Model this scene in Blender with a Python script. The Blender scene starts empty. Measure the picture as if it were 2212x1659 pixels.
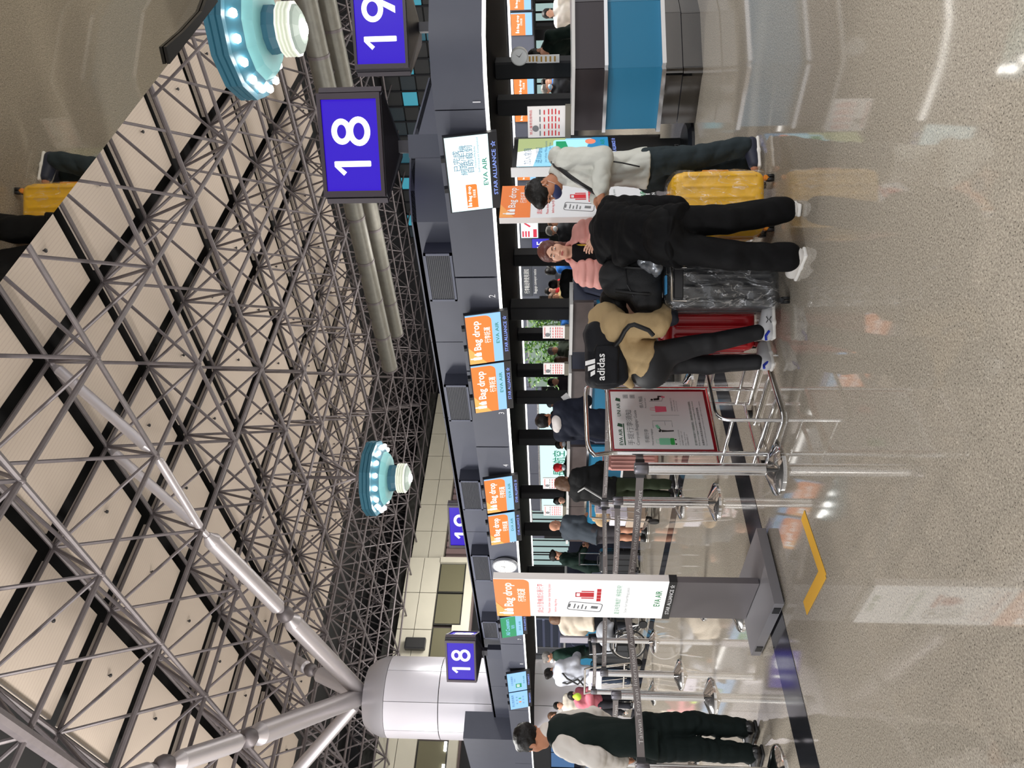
import bpy, math, random
import numpy as np
from mathutils import Vector, Matrix
rnd = random.Random(7)
SC = bpy.context.scene
COL = SC.collection
R2 = 2 ** -.5
# ---------------------------------------------------------------- camera
# The building's axes are X and Y; the photographer stands at the origin, 1.47 m up,
# looks half way between them and holds the phone on its side, so up is to the left.
FPX, HZ, CAMZ = 1530., 1201., 1.47
PH = math.atan((HZ - 1106) / FPX)
cam_d = bpy.data.cameras.new('camera'); cam = bpy.data.objects.new('camera', cam_d); COL.objects.link(cam)
fw = Vector((R2 * math.cos(PH), R2 * math.cos(PH), math.sin(PH)))
rt = Vector((R2, -R2, 0)); up = rt.cross(fw)
m = Matrix((( -up.x, rt.x, -fw.x, 0), (-up.y, rt.y, -fw.y, 0), (-up.z, rt.z, -fw.z, CAMZ), (0, 0, 0, 1)))
cam.matrix_world = m
cam_d.sensor_fit = 'HORIZONTAL'; cam_d.sensor_width = 36.; cam_d.lens = 36. * FPX / 2212.
cam_d.clip_start = .05; cam_d.clip_end = 300
SC.camera = cam
# ---------------------------------------------------------------- light and exposure
SC.view_settings.view_transform = 'Standard'; SC.view_settings.look = 'None'
SC.view_settings.exposure = 0.3; SC.view_settings.gamma = 1.0
try: SC.view_settings.use_curve_mapping = False
except Exception: pass
wd = bpy.data.worlds.new('world'); SC.world = wd; wd.use_nodes = True
wd.node_tree.nodes['Background'].inputs[0].default_value = (.95, .96, 1., 1)
wd.node_tree.nodes['Background'].inputs[1].default_value = 1.0
def area(loc, size, power, color=(1, .98, .95), up_=False, rot=None, shape='DISK'):
    l = bpy.data.lights.new('hall_light', 'AREA'); l.shape = shape; l.size = size; l.energy = power; l.color = color
    o = bpy.data.objects.new('hall_light', l); COL.objects.link(o); o.location = loc
    o.rotation_euler = rot if rot else ((math.pi, 0, 0) if up_ else (0, 0, 0))
    return o
# the two pendants, then unseen lamps placed where more light was wanted: each throws light down and some up at the ceiling
LAMPS = [(16.1, 5.2), (16.1, 21.1), (3.4, -5.6), (.4, 13.1), (16.1, -10.7), (.4, 29.), (-13, 5.2), (31, 5.2), (31, 21), (-13, 21), (16.1, 36.5), (31, 36.5)]
for lx, ly in LAMPS:
    area((lx, ly, 6.82), 2.6, 1150 if ly > -5 else 560)
    area((lx, ly, 8.75), 2.6, 70, (1, .95, .9), True)
    pl = bpy.data.lights.new('lamp_fill', 'POINT'); pl.energy = 120 if ly > -5 else 70; pl.color = (1, .97, .93); pl.shadow_soft_size = .5; po = bpy.data.objects.new('lamp_fill', pl); COL.objects.link(po); po.location = (lx, ly, 5.4)  # added point light below each lamp, brightens column and ceiling
# added unseen area lights, set at canopy height, wash the ceiling
for cx_, pw in ((-6.5, 13000), (23.3, 1400), (37., 1800)):
    o = area((cx_, 19.5, 3.34), 2.4, pw, (1, .955, .91), True, None, 'RECTANGLE'); o.data.size_y = 36
area((22, 37, 5.), 5, 900, (1, .97, .92), rot=(math.radians(115), 0, 0))  # added unseen area light that brightens the far beige wall
# ---------------------------------------------------------------- helpers
def lin(h):
    if isinstance(h, str):
        h = h.lstrip('#'); c = [int(h[i:i + 2], 16) / 255 for i in (0, 2, 4)]
        return tuple(x / 12.92 if x <= .04045 else ((x + .055) / 1.055) ** 2.4 for x in c)
    return tuple(h)
MATS = {}
def mat(name, col=(.5, .5, .5), rough=.5, metal=0., emit=0., noise=None, bump=None, coat=0., spec=.5, ecol=None, alpha=None, trans=0., sheen=0.):
    """noise = (scale, amount, stretch): mottling of the surface's own colour; bump = (scale, strength)"""
    if name in MATS: return MATS[name]
    c = lin(col); ma = bpy.data.materials.new(name); ma.use_nodes = True
    nt = ma.node_tree; b = nt.nodes['Principled BSDF']; L = nt.links.new
    b.inputs['Base Color'].default_value = (*c, 1); b.inputs['Roughness'].default_value = rough; b.inputs['Metallic'].default_value = metal
    b.inputs['Specular IOR Level'].default_value = spec
    if coat: b.inputs['Coat Weight'].default_value = coat; b.inputs['Coat Roughness'].default_value = .08
    if sheen: b.inputs['Sheen Weight'].default_value = sheen
    if trans: b.inputs['Transmission Weight'].default_value = trans
    if alpha is not None: b.inputs['Alpha'].default_value = alpha
    if emit: b.inputs['Emission Color'].default_value = (*(lin(ecol) if ecol else c), 1); b.inputs['Emission Strength'].default_value = emit
    if noise or bump:
        tc = nt.nodes.new('ShaderNodeTexCoord')
    if noise:
        sc, am = noise[0], noise[1]; st = noise[2] if len(noise) > 2 else (1, 1, 1)
        mp = nt.nodes.new('ShaderNodeMapping'); mp.inputs['Scale'].default_value = st; L(tc.outputs['Object'], mp.inputs['Vector'])
        n = nt.nodes.new('ShaderNodeTexNoise'); n.inputs['Scale'].default_value = sc; n.inputs['Detail'].default_value = 5; L(mp.outputs[0], n.inputs['Vector'])
        r = nt.nodes.new('ShaderNodeMapRange'); r.inputs[1].default_value = .3; r.inputs[2].default_value = .7; r.inputs[3].default_value = 1 - am; r.inputs[4].default_value = 1 + am
        L(n.outputs[0], r.inputs[0])
        mx = nt.nodes.new('ShaderNodeMix'); mx.data_type = 'RGBA'; mx.blend_type = 'MULTIPLY'; mx.inputs[0].default_value = 1
        mx.inputs[6].default_value = (*c, 1); L(r.outputs[0], mx.inputs[7]); L(mx.outputs[2], b.inputs['Base Color'])
    if bump:
        n2 = nt.nodes.new('ShaderNodeTexNoise'); n2.inputs['Scale'].default_value = bump[0]; n2.inputs['Detail'].default_value = 4; L(tc.outputs['Object'], n2.inputs['Vector'])
        bp = nt.nodes.new('ShaderNodeBump'); bp.inputs['Strength'].default_value = bump[1]; bp.inputs['Distance'].default_value = .01
        L(n2.outputs[0], bp.inputs['Height']); L(bp.outputs[0], b.inputs['Normal'])
    MATS[name] = ma
    return ma
def glow(name, col, s=1.): return mat(name, (.02, .02, .02), .35, emit=s, ecol=col)

class MB:
    def __init__(s): s.v = []; s.f = []; s.m = []
    def add(s, vs, fs, mi=0):
        o = len(s.v); s.v += [tuple(p) for p in vs]; s.f += [tuple(i + o for i in f) for f in fs]; s.m += [mi] * len(fs); return s
    def box(s, c, d, rz=0., mi=0, bev=0.):
        x, y, z = d[0] / 2, d[1] / 2, d[2] / 2; ca, sa = math.cos(rz), math.sin(rz)
        if bev:
            b = min(bev, x, y)
            pr = [(-x + b, -y), (x - b, -y), (x, -y + b), (x, y - b), (x - b, y), (-x + b, y), (-x, y - b), (-x, -y + b)]
            vs = [(p[0], p[1], -z + bev * .7) for p in pr] + [(p[0], p[1], z - bev * .7) for p in pr]
            inn = [(p[0] * (1 - bev / x * .7), p[1] * (1 - bev / y * .7)) for p in pr]
            vs = [(q[0], q[1], -z) for q in inn] + vs + [(q[0], q[1], z) for q in inn]
            n = 8; fs = [tuple(range(n - 1, -1, -1)), tuple(range(3 * n, 4 * n))]
            for k in range(3):
                for i in range(n): fs.append((k * n + i, k * n + (i + 1) % n, (k + 1) * n + (i + 1) % n, (k + 1) * n + i))
        else:
            vs = [(i * x, j * y, k * z) for k in (-1, 1) for j in (-1, 1) for i in (-1, 1)]
            fs = [(0, 2, 3, 1), (4, 5, 7, 6), (0, 1, 5, 4), (2, 6, 7, 3), (0, 4, 6, 2), (1, 3, 7, 5)]
        return s.add([(c[0] + p[0] * ca - p[1] * sa, c[1] + p[0] * sa + p[1] * ca, c[2] + p[2]) for p in vs], fs, mi)
    def span(s, a, b, mi=0): return s.box([(a[i] + b[i]) / 2 for i in range(3)], [abs(b[i] - a[i]) for i in range(3)], 0, mi)
    def tube(s, p, q, r, n=8, mi=0, r2=None, caps=True):
        p = Vector(p); q = Vector(q); d = (q - p)
        if d.length < 1e-6: return s
        d.normalize(); a = d.orthogonal().normalized(); b = d.cross(a); r2 = r if r2 is None else r2
        vs = [p + (a * math.cos(t) + b * math.sin(t)) * r for t in [2 * math.pi * i / n for i in range(n)]] + [q + (a * math.cos(t) + b * math.sin(t)) * r2 for t in [2 * math.pi * i / n for i in range(n)]]
        fs = [(i, (i + 1) % n, n + (i + 1) % n, n + i) for i in range(n)]
        if caps: fs += [tuple(range(n - 1, -1, -1)), tuple(range(n, 2 * n))]
        return s.add(vs, fs, mi)
    def path(s, pts, r, n=8, mi=0, closed=False):
        P = [Vector(p) for p in pts]; N = len(P); o = len(s.v); prev = None
        for i, p in enumerate(P):
            if closed: d = P[(i + 1) % N] - P[i - 1]
            else: d = P[min(i + 1, N - 1)] - P[max(i - 1, 0)]
            d.normalize()
            a = (prev - d * prev.dot(d)) if prev is not None else d.orthogonal()
            if a.length < 1e-5: a = d.orthogonal()
            a.normalize(); prev = a; b = d.cross(a)
            s.v += [tuple(p + (a * math.cos(t) + b * math.sin(t)) * r) for t in [2 * math.pi * k / n for k in range(n)]]
        for i in range(N if closed else N - 1):
            j = (i + 1) % N
            for k in range(n): s.f.append((o + i * n + k, o + i * n + (k + 1) % n, o + j * n + (k + 1) % n, o + j * n + k)); s.m.append(mi)
        if not closed:
            s.f += [tuple(o + k for k in range(n - 1, -1, -1)), tuple(o + (N - 1) * n + k for k in range(n))]; s.m += [mi, mi]
        return s
    def lathe(s, prof, c=(0, 0, 0), n=24, mi=0, a0=0.):
        o = len(s.v)
        for r, z in prof:
            s.v += [(c[0] + r * math.cos(a0 + 2 * math.pi * k / n), c[1] + r * math.sin(a0 + 2 * math.pi * k / n), c[2] + z) for k in range(n)]
        for i in range(len(prof) - 1):
            for k in range(n): s.f.append((o + i * n + k, o + i * n + (k + 1) % n, o + (i + 1) * n + (k + 1) % n, o + (i + 1) * n + k)); s.m.append(mi)
        s.f += [tuple(o + k for k in range(n - 1, -1, -1)), tuple(o + (len(prof) - 1) * n + k for k in range(n))]; s.m += [mi, mi]
        return s
    def prism(s, poly, z0, z1, mi=0):
        n = len(poly); a = sum(poly[i][0] * poly[(i + 1) % n][1] - poly[(i + 1) % n][0] * poly[i][1] for i in range(n))
        if a < 0: poly = poly[::-1]
        vs = [(p[0], p[1], z0) for p in poly] + [(p[0], p[1], z1) for p in poly]
        return s.add(vs, [tuple(range(n - 1, -1, -1)), tuple(range(n, 2 * n))] + [(i, (i + 1) % n, n + (i + 1) % n, n + i) for i in range(n)], mi)
    def plate(s, pts, y0, y1, mi=0):   # outline in x, z; thickness along y
        n = len(pts); a = sum(pts[i][0] * pts[(i + 1) % n][1] - pts[(i + 1) % n][0] * pts[i][1] for i in range(n))
        if a < 0: pts = pts[::-1]
        vs = [(p[0], y0, p[1]) for p in pts] + [(p[0], y1, p[1]) for p in pts]
        return s.add(vs, [tuple(range(n)), tuple(range(2 * n - 1, n - 1, -1))] + [(i, n + i, n + (i + 1) % n, (i + 1) % n) for i in range(n)], mi)
    def mesh(s, name, mats, smooth=False):
        me = bpy.data.meshes.new(name); me.from_pydata(s.v, [], s.f)
        for ma in (mats if isinstance(mats, (list, tuple)) else [mats]): me.materials.append(ma)
        if any(s.m): me.polygons.foreach_set('material_index', s.m)
        if smooth:
            me.polygons.foreach_set('use_smooth', [True] * len(s.f))
            try: me.set_sharp_from_angle(angle=math.radians(40))
            except Exception: pass
        me.update(); return me
    def build(s, name, mats, parent=None, smooth=False, **kw):
        return link(name, s.mesh(name, mats, smooth), parent, **kw)
def link(name, me, parent=None, loc=None, rz=0., label=None, kind=None, cat=None, group=None):
    o = bpy.data.objects.new(name, me); COL.objects.link(o)
    if parent is not None: o.parent = parent
    if loc is not None: o.location = loc
    if rz: o.rotation_euler = (0, 0, rz)
    tag(o, label, cat, group, kind); return o
def tag(o, label=None, cat=None, group=None, kind=None):
    if label: o['label'] = label
    if cat: o['category'] = cat
    if group: o['group'] = group
    if kind: o['kind'] = kind
    return o
def thing(name, label, cat, loc=(0, 0, 0), rz=0., group=None, kind=None):
    return link(name, None, None, loc, rz, label, kind, cat, group)
def copy_tree(o, parent=None):
    c = o.copy(); COL.objects.link(c)
    if parent is not None: c.parent = parent
    for ch in o.children: copy_tree(ch, c)
    return c
_txt = {}
def text_mesh(body, bold=False, res=2):
    k = (body, bold)
    if k in _txt: return _txt[k]
    c = bpy.data.curves.new('lettering', 'FONT'); c.body = body; c.resolution_u = res; c.align_x = 'LEFT'; c.align_y = 'BOTTOM_BASELINE'
    if bold: c.offset = .012
    o = bpy.data.objects.new('lettering', c); COL.objects.link(o)
    me = bpy.data.meshes.new_from_object(o)
    n = len(me.vertices); co = np.zeros(n * 3, np.float32); me.vertices.foreach_get('co', co); co = co.reshape(-1, 3)
    fs = [tuple(p.vertices) for p in me.polygons]
    bpy.data.objects.remove(o); bpy.data.curves.remove(c); bpy.data.meshes.remove(me)
    _txt[k] = (co, fs); return _txt[k]
def letter(parent, body, x, z, h, ma, y=-.002, w=None, align='c', bold=False, name='lettering', rot=0., italic=0., vert=False):
    """flat lettering on a face that looks along local -y; h = height of a capital; x, z = anchor of the baseline"""
    co, fs = text_mesh(body, bold)
    if not len(co): return None
    co = co.copy(); s = h / .73
    co[:, :2] *= s; x0, x1 = co[:, 0].min(), co[:, 0].max()
    co[:, 0] -= x0
    if w: co[:, 0] *= w / (x1 - x0)
    W = co[:, 0].max()
    if align == 'c': co[:, 0] -= W / 2
    elif align == 'r': co[:, 0] -= W
    co[:, 0] += italic * co[:, 1]
    c_, s_ = math.cos(rot), math.sin(rot)
    vs = np.stack([x + co[:, 0] * c_ - co[:, 1] * s_, np.full(len(co), y), z + co[:, 0] * s_ + co[:, 1] * c_], 1)
    b = MB(); b.add(vs.tolist(), fs); return b.build(name, ma, parent)
def rrect(x0, z0, x1, z1, r, n=4, corners=(1, 1, 1, 1)):
    """rounded rectangle outline, corners in order: bottom-left, bottom-right, top-right, top-left"""
    pts = []
    for (cx, cz, a, on, px, pz) in ((x0 + r, z0 + r, 180, corners[0], x0, z0), (x1 - r, z0 + r, 270, corners[1], x1, z0), (x1 - r, z1 - r, 0, corners[2], x1, z1), (x0 + r, z1 - r, 90, corners[3], x0, z1)):
        if on: pts += [(cx + r * math.cos(math.radians(a + 90 * k / n)), cz + r * math.sin(math.radians(a + 90 * k / n))) for k in range(n + 1)]
        else: pts.append((px, pz))
    return pts
# a point of the view, by the pixel it shows at (photograph 2212 x 1659) and its distance ahead, and back to the building's axes
def V(x, y, f):
    a = (1659 - y - 829.5) / FPX; b = (1106 - x) / FPX
    t = f / (math.cos(PH) - b * math.sin(PH))
    return Vector((a * t, f, CAMZ + t * (math.sin(PH) + b * math.cos(PH))))
def B(p): return Vector((R2 * (p[0] + p[1]), R2 * (p[1] - p[0]), p[2]))       # view frame -> building
VR = -math.pi / 4                                                               # rotation of the view frame
def onX(x, y, X):
    d = B(V(x, y, 1.) - Vector((0, 0, CAMZ))); t = X / d.x; return Vector((0, 0, CAMZ)) + d * t
def onY(x, y, Y):
    d = B(V(x, y, 1.) - Vector((0, 0, CAMZ))); t = Y / d.y; return Vector((0, 0, CAMZ)) + d * t
def onZ(x, y, z):
    d = B(V(x, y, 1.) - Vector((0, 0, CAMZ))); t = (z - CAMZ) / d.z; return Vector((0, 0, CAMZ)) + d * t
# ================================================================ materials
M_STEEL = mat('brushed_steel', (.62, .6, .58), .22, 1., bump=(60, .05))
M_CHROME = mat('polished_steel', (.72, .72, .72), .1, 1.)
M_TUBE = mat('truss_paint', '#5d5759', .45, .3, noise=(6, .12))
M_TUBE2 = mat('truss_paint_dark', '#4c4647', .45, .3, noise=(6, .12))
M_BLACK = mat('black_void', '#0b0b0c', .8)
M_CANOPY = mat('canopy_grey', '#474a57', .5, noise=(3, .04))
M_CANOPYU = mat('canopy_grey_upper', '#4b4e5c', .5, noise=(3, .04))
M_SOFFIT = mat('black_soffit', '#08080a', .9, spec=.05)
M_POST = mat('post_black', '#141519', .5, spec=.25)
M_LED = glow('led_strip', (1, .97, .92), 3.2)
M_WHITE = mat('white_paint', '#e9e7e4', .45)
M_PRINTW = mat('print_white', '#f4f4f4', .6)
M_PRINTK = mat('print_black', '#1d1d1f', .6)
M_PRINTR = mat('print_red', '#d5202c', .6)
M_PRINTG = mat('print_green', '#0f8a4c', .6)
M_PRINTGR = mat('print_grey', '#77797c', .6)
M_BEIGE = mat('beige_panel', '#a9a597', .5, noise=(1.2, .03))
M_RUBBER = mat('black_rubber', '#141415', .6)
M_PLASTK = mat('black_plastic', '#1c1c1f', .4)

# ================================================================ floor
def floor_material():
    ma = mat('terrazzo', '#8f877b', .13); nt = ma.node_tree; L = nt.links.new; b = nt.nodes['Principled BSDF']
    tc = nt.nodes.new('ShaderNodeTexCoord')
    def noise(sc, det, r0, r1):
        n = nt.nodes.new('ShaderNodeTexNoise'); n.inputs['Scale'].default_value = sc; n.inputs['Detail'].default_value = det; L(tc.outputs['Object'], n.inputs['Vector'])
        r = nt.nodes.new('ShaderNodeValToRGB'); r.color_ramp.elements[0].position = r0; r.color_ramp.elements[1].position = r1; L(n.outputs[0], r.inputs[0]); return r.outputs[0]
    def mix(f, a, c):
        mx = nt.nodes.new('ShaderNodeMix'); mx.data_type = 'RGBA'
        if f is not None: L(f, mx.inputs[0])
        for k, v in ((6, a), (7, c)):
            if isinstance(v, str): mx.inputs[k].default_value = (*lin(v), 1)
            else: L(v, mx.inputs[k])
        return mx.outputs[2]
    c0 = mix(noise(120, 3, .36, .64), '#968e82', '#bcb3a4')
    c1 = mix(noise(60, 4, .60, .70), c0, '#c6bdae')
    c2 = mix(noise(135, 2, .60, .69), c1, '#4a453e')
    c3 = mix(noise(2.2, 3, .3, .8), c2, c2)
    L(c3, b.inputs['Base Color'])
    rr = nt.nodes.new('ShaderNodeMapRange'); rr.inputs[3].default_value = .02; rr.inputs[4].default_value = .075
    n = nt.nodes.new('ShaderNodeTexNoise'); n.inputs['Scale'].default_value = 3.; n.inputs['Detail'].default_value = 6; L(tc.outputs['Object'], n.inputs['Vector'])
    L(n.outputs[0], rr.inputs[0]); L(rr.outputs[0], b.inputs['Roughness'])
    b.inputs['Specular IOR Level'].default_value = .5
    return ma
fl = MB(); fl.span((-14, -14, -.2), (46, 48, 0)); fl.build('floor', floor_material(), kind='structure')
M_GRANITE = mat('dark_granite', '#26262a', .1, noise=(60, .25), spec=.7)
def strip(n, a, b_): MB().span(a, b_).build('trim_%d' % n, M_GRANITE, kind='structure')
strip(1, (-3, 4.38, -.004), (6.4, 4.72, .003))
strip(2, (5.05, 5.2, -.004), (5.3, 26, .003))
strip(3, (5.05, 4.73, -.004), (5.3, 5.19, .003))
aw = MB()
p1, p2, p3 = onZ(1735, 1112, 0), onZ(1778, 1240, 0), onZ(1740, 1314, 0)
M_YEL = mat('yellow_tape', '#f3b830', .55)
def tape(a, b_, w):
    a = Vector(a); b_ = Vector(b_); d = (b_ - a).normalized(); n = Vector((-d.y, d.x, 0)) * w / 2
    return [(a + n)[:2], (b_ + n)[:2], (b_ - n)[:2], (a - n)[:2]]
ar = thing('floor_marking', 'yellow tape chevron stuck on the beige floor', 'marking', (p2.x, p2.y, 0))
for q in (p1, p3):
    d = (p2 - q).normalized(); b = MB(); b.prism([(x - p2.x, y - p2.y) for x, y in tape(q, p2 + d * .03, .085)], .0015 if q is p1 else .002, .003 if q is p1 else .0035); b.build('tape', M_YEL, ar)

# ================================================================ roof: ceiling panels and space frame
A3, B3, NX0, NY0 = 3., 3.01, 9.82, 9.09
def zs(x, y): return .04 * (x - 14) + .01 * (y - 14)
def nb(i, j): x = NX0 + A3 * i; y = NY0 + B3 * j; return Vector((x, y, 10.69 + zs(x, y)))
def ntp(i, j): x = NX0 + A3 * (i + .5); y = NY0 + B3 * (j + .5); return Vector((x, y, 13.16 + zs(x, y)))
M_CEIL = mat('ceiling_board', '#a89c90', .7)
nt = M_CEIL.node_tree; tc = nt.nodes.new('ShaderNodeTexCoord'); wv = nt.nodes.new('ShaderNodeTexWave'); wv.bands_direction = 'Y'; wv.inputs['Scale'].default_value = 3.2; wv.inputs['Distortion'].default_value = .2
nt.links.new(tc.outputs['Object'], wv.inputs['Vector']); cr = nt.nodes.new('ShaderNodeValToRGB'); cr.color_ramp.elements[0].position = .0; cr.color_ramp.elements[0].color = (*lin('#a0948a'), 1)
cr.color_ramp.elements[1].position = .2; cr.color_ramp.elements[1].color = (*lin('#a99d91'), 1); nt.links.new(wv.outputs[0], cr.inputs[0]); nt.links.new(cr.outputs[0], nt.nodes['Principled BSDF'].inputs['Base Color'])
ce = MB()
zc = lambda x, y: 14.3 + zs(x, y)
ce.add([(-14, -14, zc(-14, -14)), (46, -14, zc(46, -14)), (46, 48, zc(46, 48)), (-14, 48, zc(-14, 48)), (-14, -14, 16.8), (46, -14, 16.8), (46, 48, 16.8), (-14, 48, 16.8)], [(0, 1, 2, 3), (4, 7, 6, 5), (0, 4, 5, 1), (1, 5, 6, 2), (2, 6, 7, 3), (3, 7, 4, 0)])
ceil = ce.build('ceiling', M_BLACK, kind='structure')
h = (A3 - .44) / 2; hy = (B3 - .44) / 2
pm = MB(); z0 = lambda x, y: .04 * x + .01 * y
vs = [(sx * h, sy * hy, z0(sx * h, sy * hy) + dz) for dz in (0, .12) for sx, sy in ((-1, -1), (1, -1), (1, 1), (-1, 1))]
pm.add(vs, [(3, 2, 1, 0), (4, 5, 6, 7), (0, 1, 5, 4), (1, 2, 6, 5), (2, 3, 7, 6), (3, 0, 4, 7)])
PANEL = pm.mesh('ceiling_panel', M_CEIL)
sp = MB(); sp.lathe([(.02, -.1), (.05, -.08), (.05, -.05), (.02, -.03), (.02, .0)], n=6); SPR = sp.mesh('sprinkler', M_PLASTK)
npan = 0
for i in range(-1, 9):
    for j in range(-5, 9):
        q = nb(i, j); q.z = 13.32 + zs(q.x, q.y)
        o = link('ceiling_panel', PANEL, ceil, q)
        link('sprinkler', SPR, o, (.35, -.25, 0.))
# space frame
class Frame: pass
mem = []   # (kind, p, q, r, mat)
I0, I1, J0, J1 = -4, 12, -5, 13
for i in range(I0, I1 + 1):
    for j in range(J0, J1 + 1):
        p = nb(i, j)
        if i < I1: mem.append(['bottom_chord', p, nb(i + 1, j), .056, 0])
        if j < J1: mem.append(['bottom_chord', p, nb(i, j + 1),   .056 if i != -2 else .125, 0])
        for di in (-1, 0):
            for dj in (-1, 0):
                if I0 - 1 < i + di and J0 - 1 < j + dj: mem.append(['brace', p, ntp(i + di, j + dj), .042, 0])
        t = ntp(i, j)
        if i < I1: mem.append(['top_chord', t, ntp(i + 1, j), .055, 1])
        if j < J1: mem.append(['top_chord', t, ntp(i, j + 1), .055, 1])
def inview(p, mar=.15):
    d = p - Vector((0, 0, CAMZ)); f = d.dot(fw)
    if f < 1: return False
    a = d.dot(rt) / f * FPX; b = d.dot(up) / f * FPX
    return abs(a) < 829 * (1 + mar) and abs(b) < 1106 * (1 + mar)
sf = thing('space_frame', 'grey steel tube space frame spread under the hall ceiling', 'roof truss', (14, 14, 11))
off = Vector((14, 14, 11))
kept = {}
for k in mem:
    if not (inview(k[1]) or inview(k[2])): continue
    kept.setdefault(k[0], []).append(k)
for kind, ls in kept.items():
    ls.sort(key=lambda k: ((k[1] + k[2]) / 2 - Vector((0, 0, CAMZ))).length / k[3])
    for k in ls[:290]: MB().tube(k[1] - off, k[2] - off, k[3], 8 if k[3] > .1 else 7, caps=False).build(kind, (M_TUBE, M_TUBE2)[k[4]], sf, True)
    rest = ls[290:]
    if rest:
        b = MB()
        for k in rest: b.tube(k[1] - off, k[2] - off, k[3], 5, caps=False)
        b.build('distant_' + kind, (M_TUBE, M_TUBE2)[ls[0][4]], sf, True, kind='stuff')
jb = MB(); jb.lathe([(.02, -.085), (.055, -.06), (.08, -.02), (.08, .02), (.055, .06), (.02, .085)], n=8); JN = jb.mesh('joint', M_TUBE, True)
js = []
for i in range(I0, I1 + 1):
    for j in range(J0, J1 + 1):
        for q in (nb(i, j), ntp(i, j)):
            if inview(q, .03): js.append(q)
js.sort(key=lambda q: q.length)
for q in js[:200]: link('joint', JN, sf, q - off)
# the raking struts that carry the frame on the round column
CT = onX(785, 1502, 9.82); P1 = onX(616, 1327, 9.82); N2 = nb(0, 2); P0 = onX(262, 1002, 9.82)
BP = onZ(537, 1594, P1.z); BQ = onZ(354, 1655, 10.3); CP = onZ(671, 1447, 10.75); CQ = onZ(570, 1392, 13.3); DP = onZ(647, 1659, 10.5)
def strut(a, b_, r, t0=.5, t1=.5):
    a = Vector(a); b_ = Vector(b_); d = (b_ - a).normalized(); m = MB()
    m.tube(a - off, a + d * t0 * .5 - off, r * .35, 12); m.tube(a + d * t0 * .5 - off, a + d * t0 - off, r * .45, 14, r2=r)
    m.tube(a + d * t0 - off, b_ - d * t1 - off, r, 16); m.tube(b_ - d * t1 - off, b_ - d * t1 * .5 - off, r, 14, r2=r * .45); m.tube(b_ - d * t1 * .5 - off, b_ - off, r * .35, 12)
    m.build('raking_strut', mat('strut_paint', '#b0abae', .35, .5), sf, True)
strut(CT, P1, .27); strut(P1, N2, .22); strut(N2, ntp(0, 1), .12, .3, .3); strut(nb(0, 1), ntp(0, 0), .12, .3, .3); strut(N2, nb(0, 1), .1, .2, .2)
strut(CT, BP, .3); strut(BP, BQ, .24); strut(BQ, BQ + (BQ - BP) * .8, .2); strut(CT, CP, .28); strut(CP, CQ, .24, .3, .3); strut(CT, CT + (DP - CT) * 1.25, .23)
for q in (P1, BP, BQ, CP): link('joint', MB().lathe([(.05, -.26), (.19, -.18), (.25, -.05), (.25, .05), (.19, .18), (.05, .26)], n=12).mesh('strut_joint', M_TUBE, True), sf, q - off)
# round column
colu = thing('round_column', 'silver clad round column whose top carries grey raking struts', 'column', (CT.x, CT.y, 0))
M_CLAD = mat('column_cladding', '#dbd8e0', .34, .12)
core = MB(); core.lathe([(1.3, 0), (1.3, 7.4)], n=40); core.build('core', M_PLASTK, colu)
ct = CT.z
MB().lathe([(1.34, ct - 1.02), (1.34, ct - .8), (1.22, ct - .5), (1.02, ct - .22), (.4, ct - .16), (.12, ct - .1), (.12, ct)], n=40).build('cap', mat('column_cap', '#a9a6ab', .35, .3), colu, True)
for k in range(8):
    for z0_, z1_ in ((0, 2.7), (2.73, 5.45), (5.48, ct - 1.04)):
        b = MB(); n = 8; a0 = math.pi / 4 * k + .3; a1 = a0 + math.pi / 4 - .012
        vs = []
        for z in (z0_, z1_):
            for r in (1.3, 1.35):
                vs += [(r * math.cos(a0 + (a1 - a0) * t / n), r * math.sin(a0 + (a1 - a0) * t / n), z) for t in range(n + 1)]
        w = n + 1; fs = []
        for t in range(n): fs += [(w + t, w + t + 1, 3 * w + t + 1, 3 * w + t), (2 * w + t, 3 * w + t, 3 * w + t + 1, 2 * w + t + 1), (t, t + 1, w + t + 1, w + t)]
        fs += [(0, w, 3 * w, 2 * w), (n, 2 * w + n, 3 * w + n, w + n)]
        b.add(vs, fs); b.build('cladding_panel', M_CLAD, colu, True)
# ducts under the far part of the roof
M_DUCT = mat('duct_metal', '#67665f', .45, .4, noise=(4, .1))
for (xa, X, zoff, lab) in ((764, 29.3, 0, 'fat silver air duct running under the space frame, nearer of two'), (799, 32.3, 0, 'fat silver air duct running under the space frame, farther of two')):
    pz = onX(xa, 452, X); t = thing('air_duct', lab, 'duct', (X, 16, pz.z), group='air ducts under the far ceiling')
    r = .44
    for k in range(10):
        b = MB(); y0 = -13 + 2.5 * k; b.tube((0, y0, 0), (0, y0 + 2.45, 0), r, 18); b.build('duct_section', M_DUCT, t, True)
        MB().tube((0, y0 + 2.42, 0), (0, y0 + 2.53, 0), r * 1.05, 18).build('duct_collar', M_TUBE, t, True)

# ================================================================ far walls
wl = MB(); wl.span((-14, 47.6, 0), (46, 48, 16)); wl.build('wall_far', mat('dark_wall', '#15161a', .8), kind='structure')
wl = MB(); wl.span((45.6, -14, 0), (46, 47.6, 16)); w2 = wl.build('wall_side', MATS['dark_wall'], kind='structure')
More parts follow.
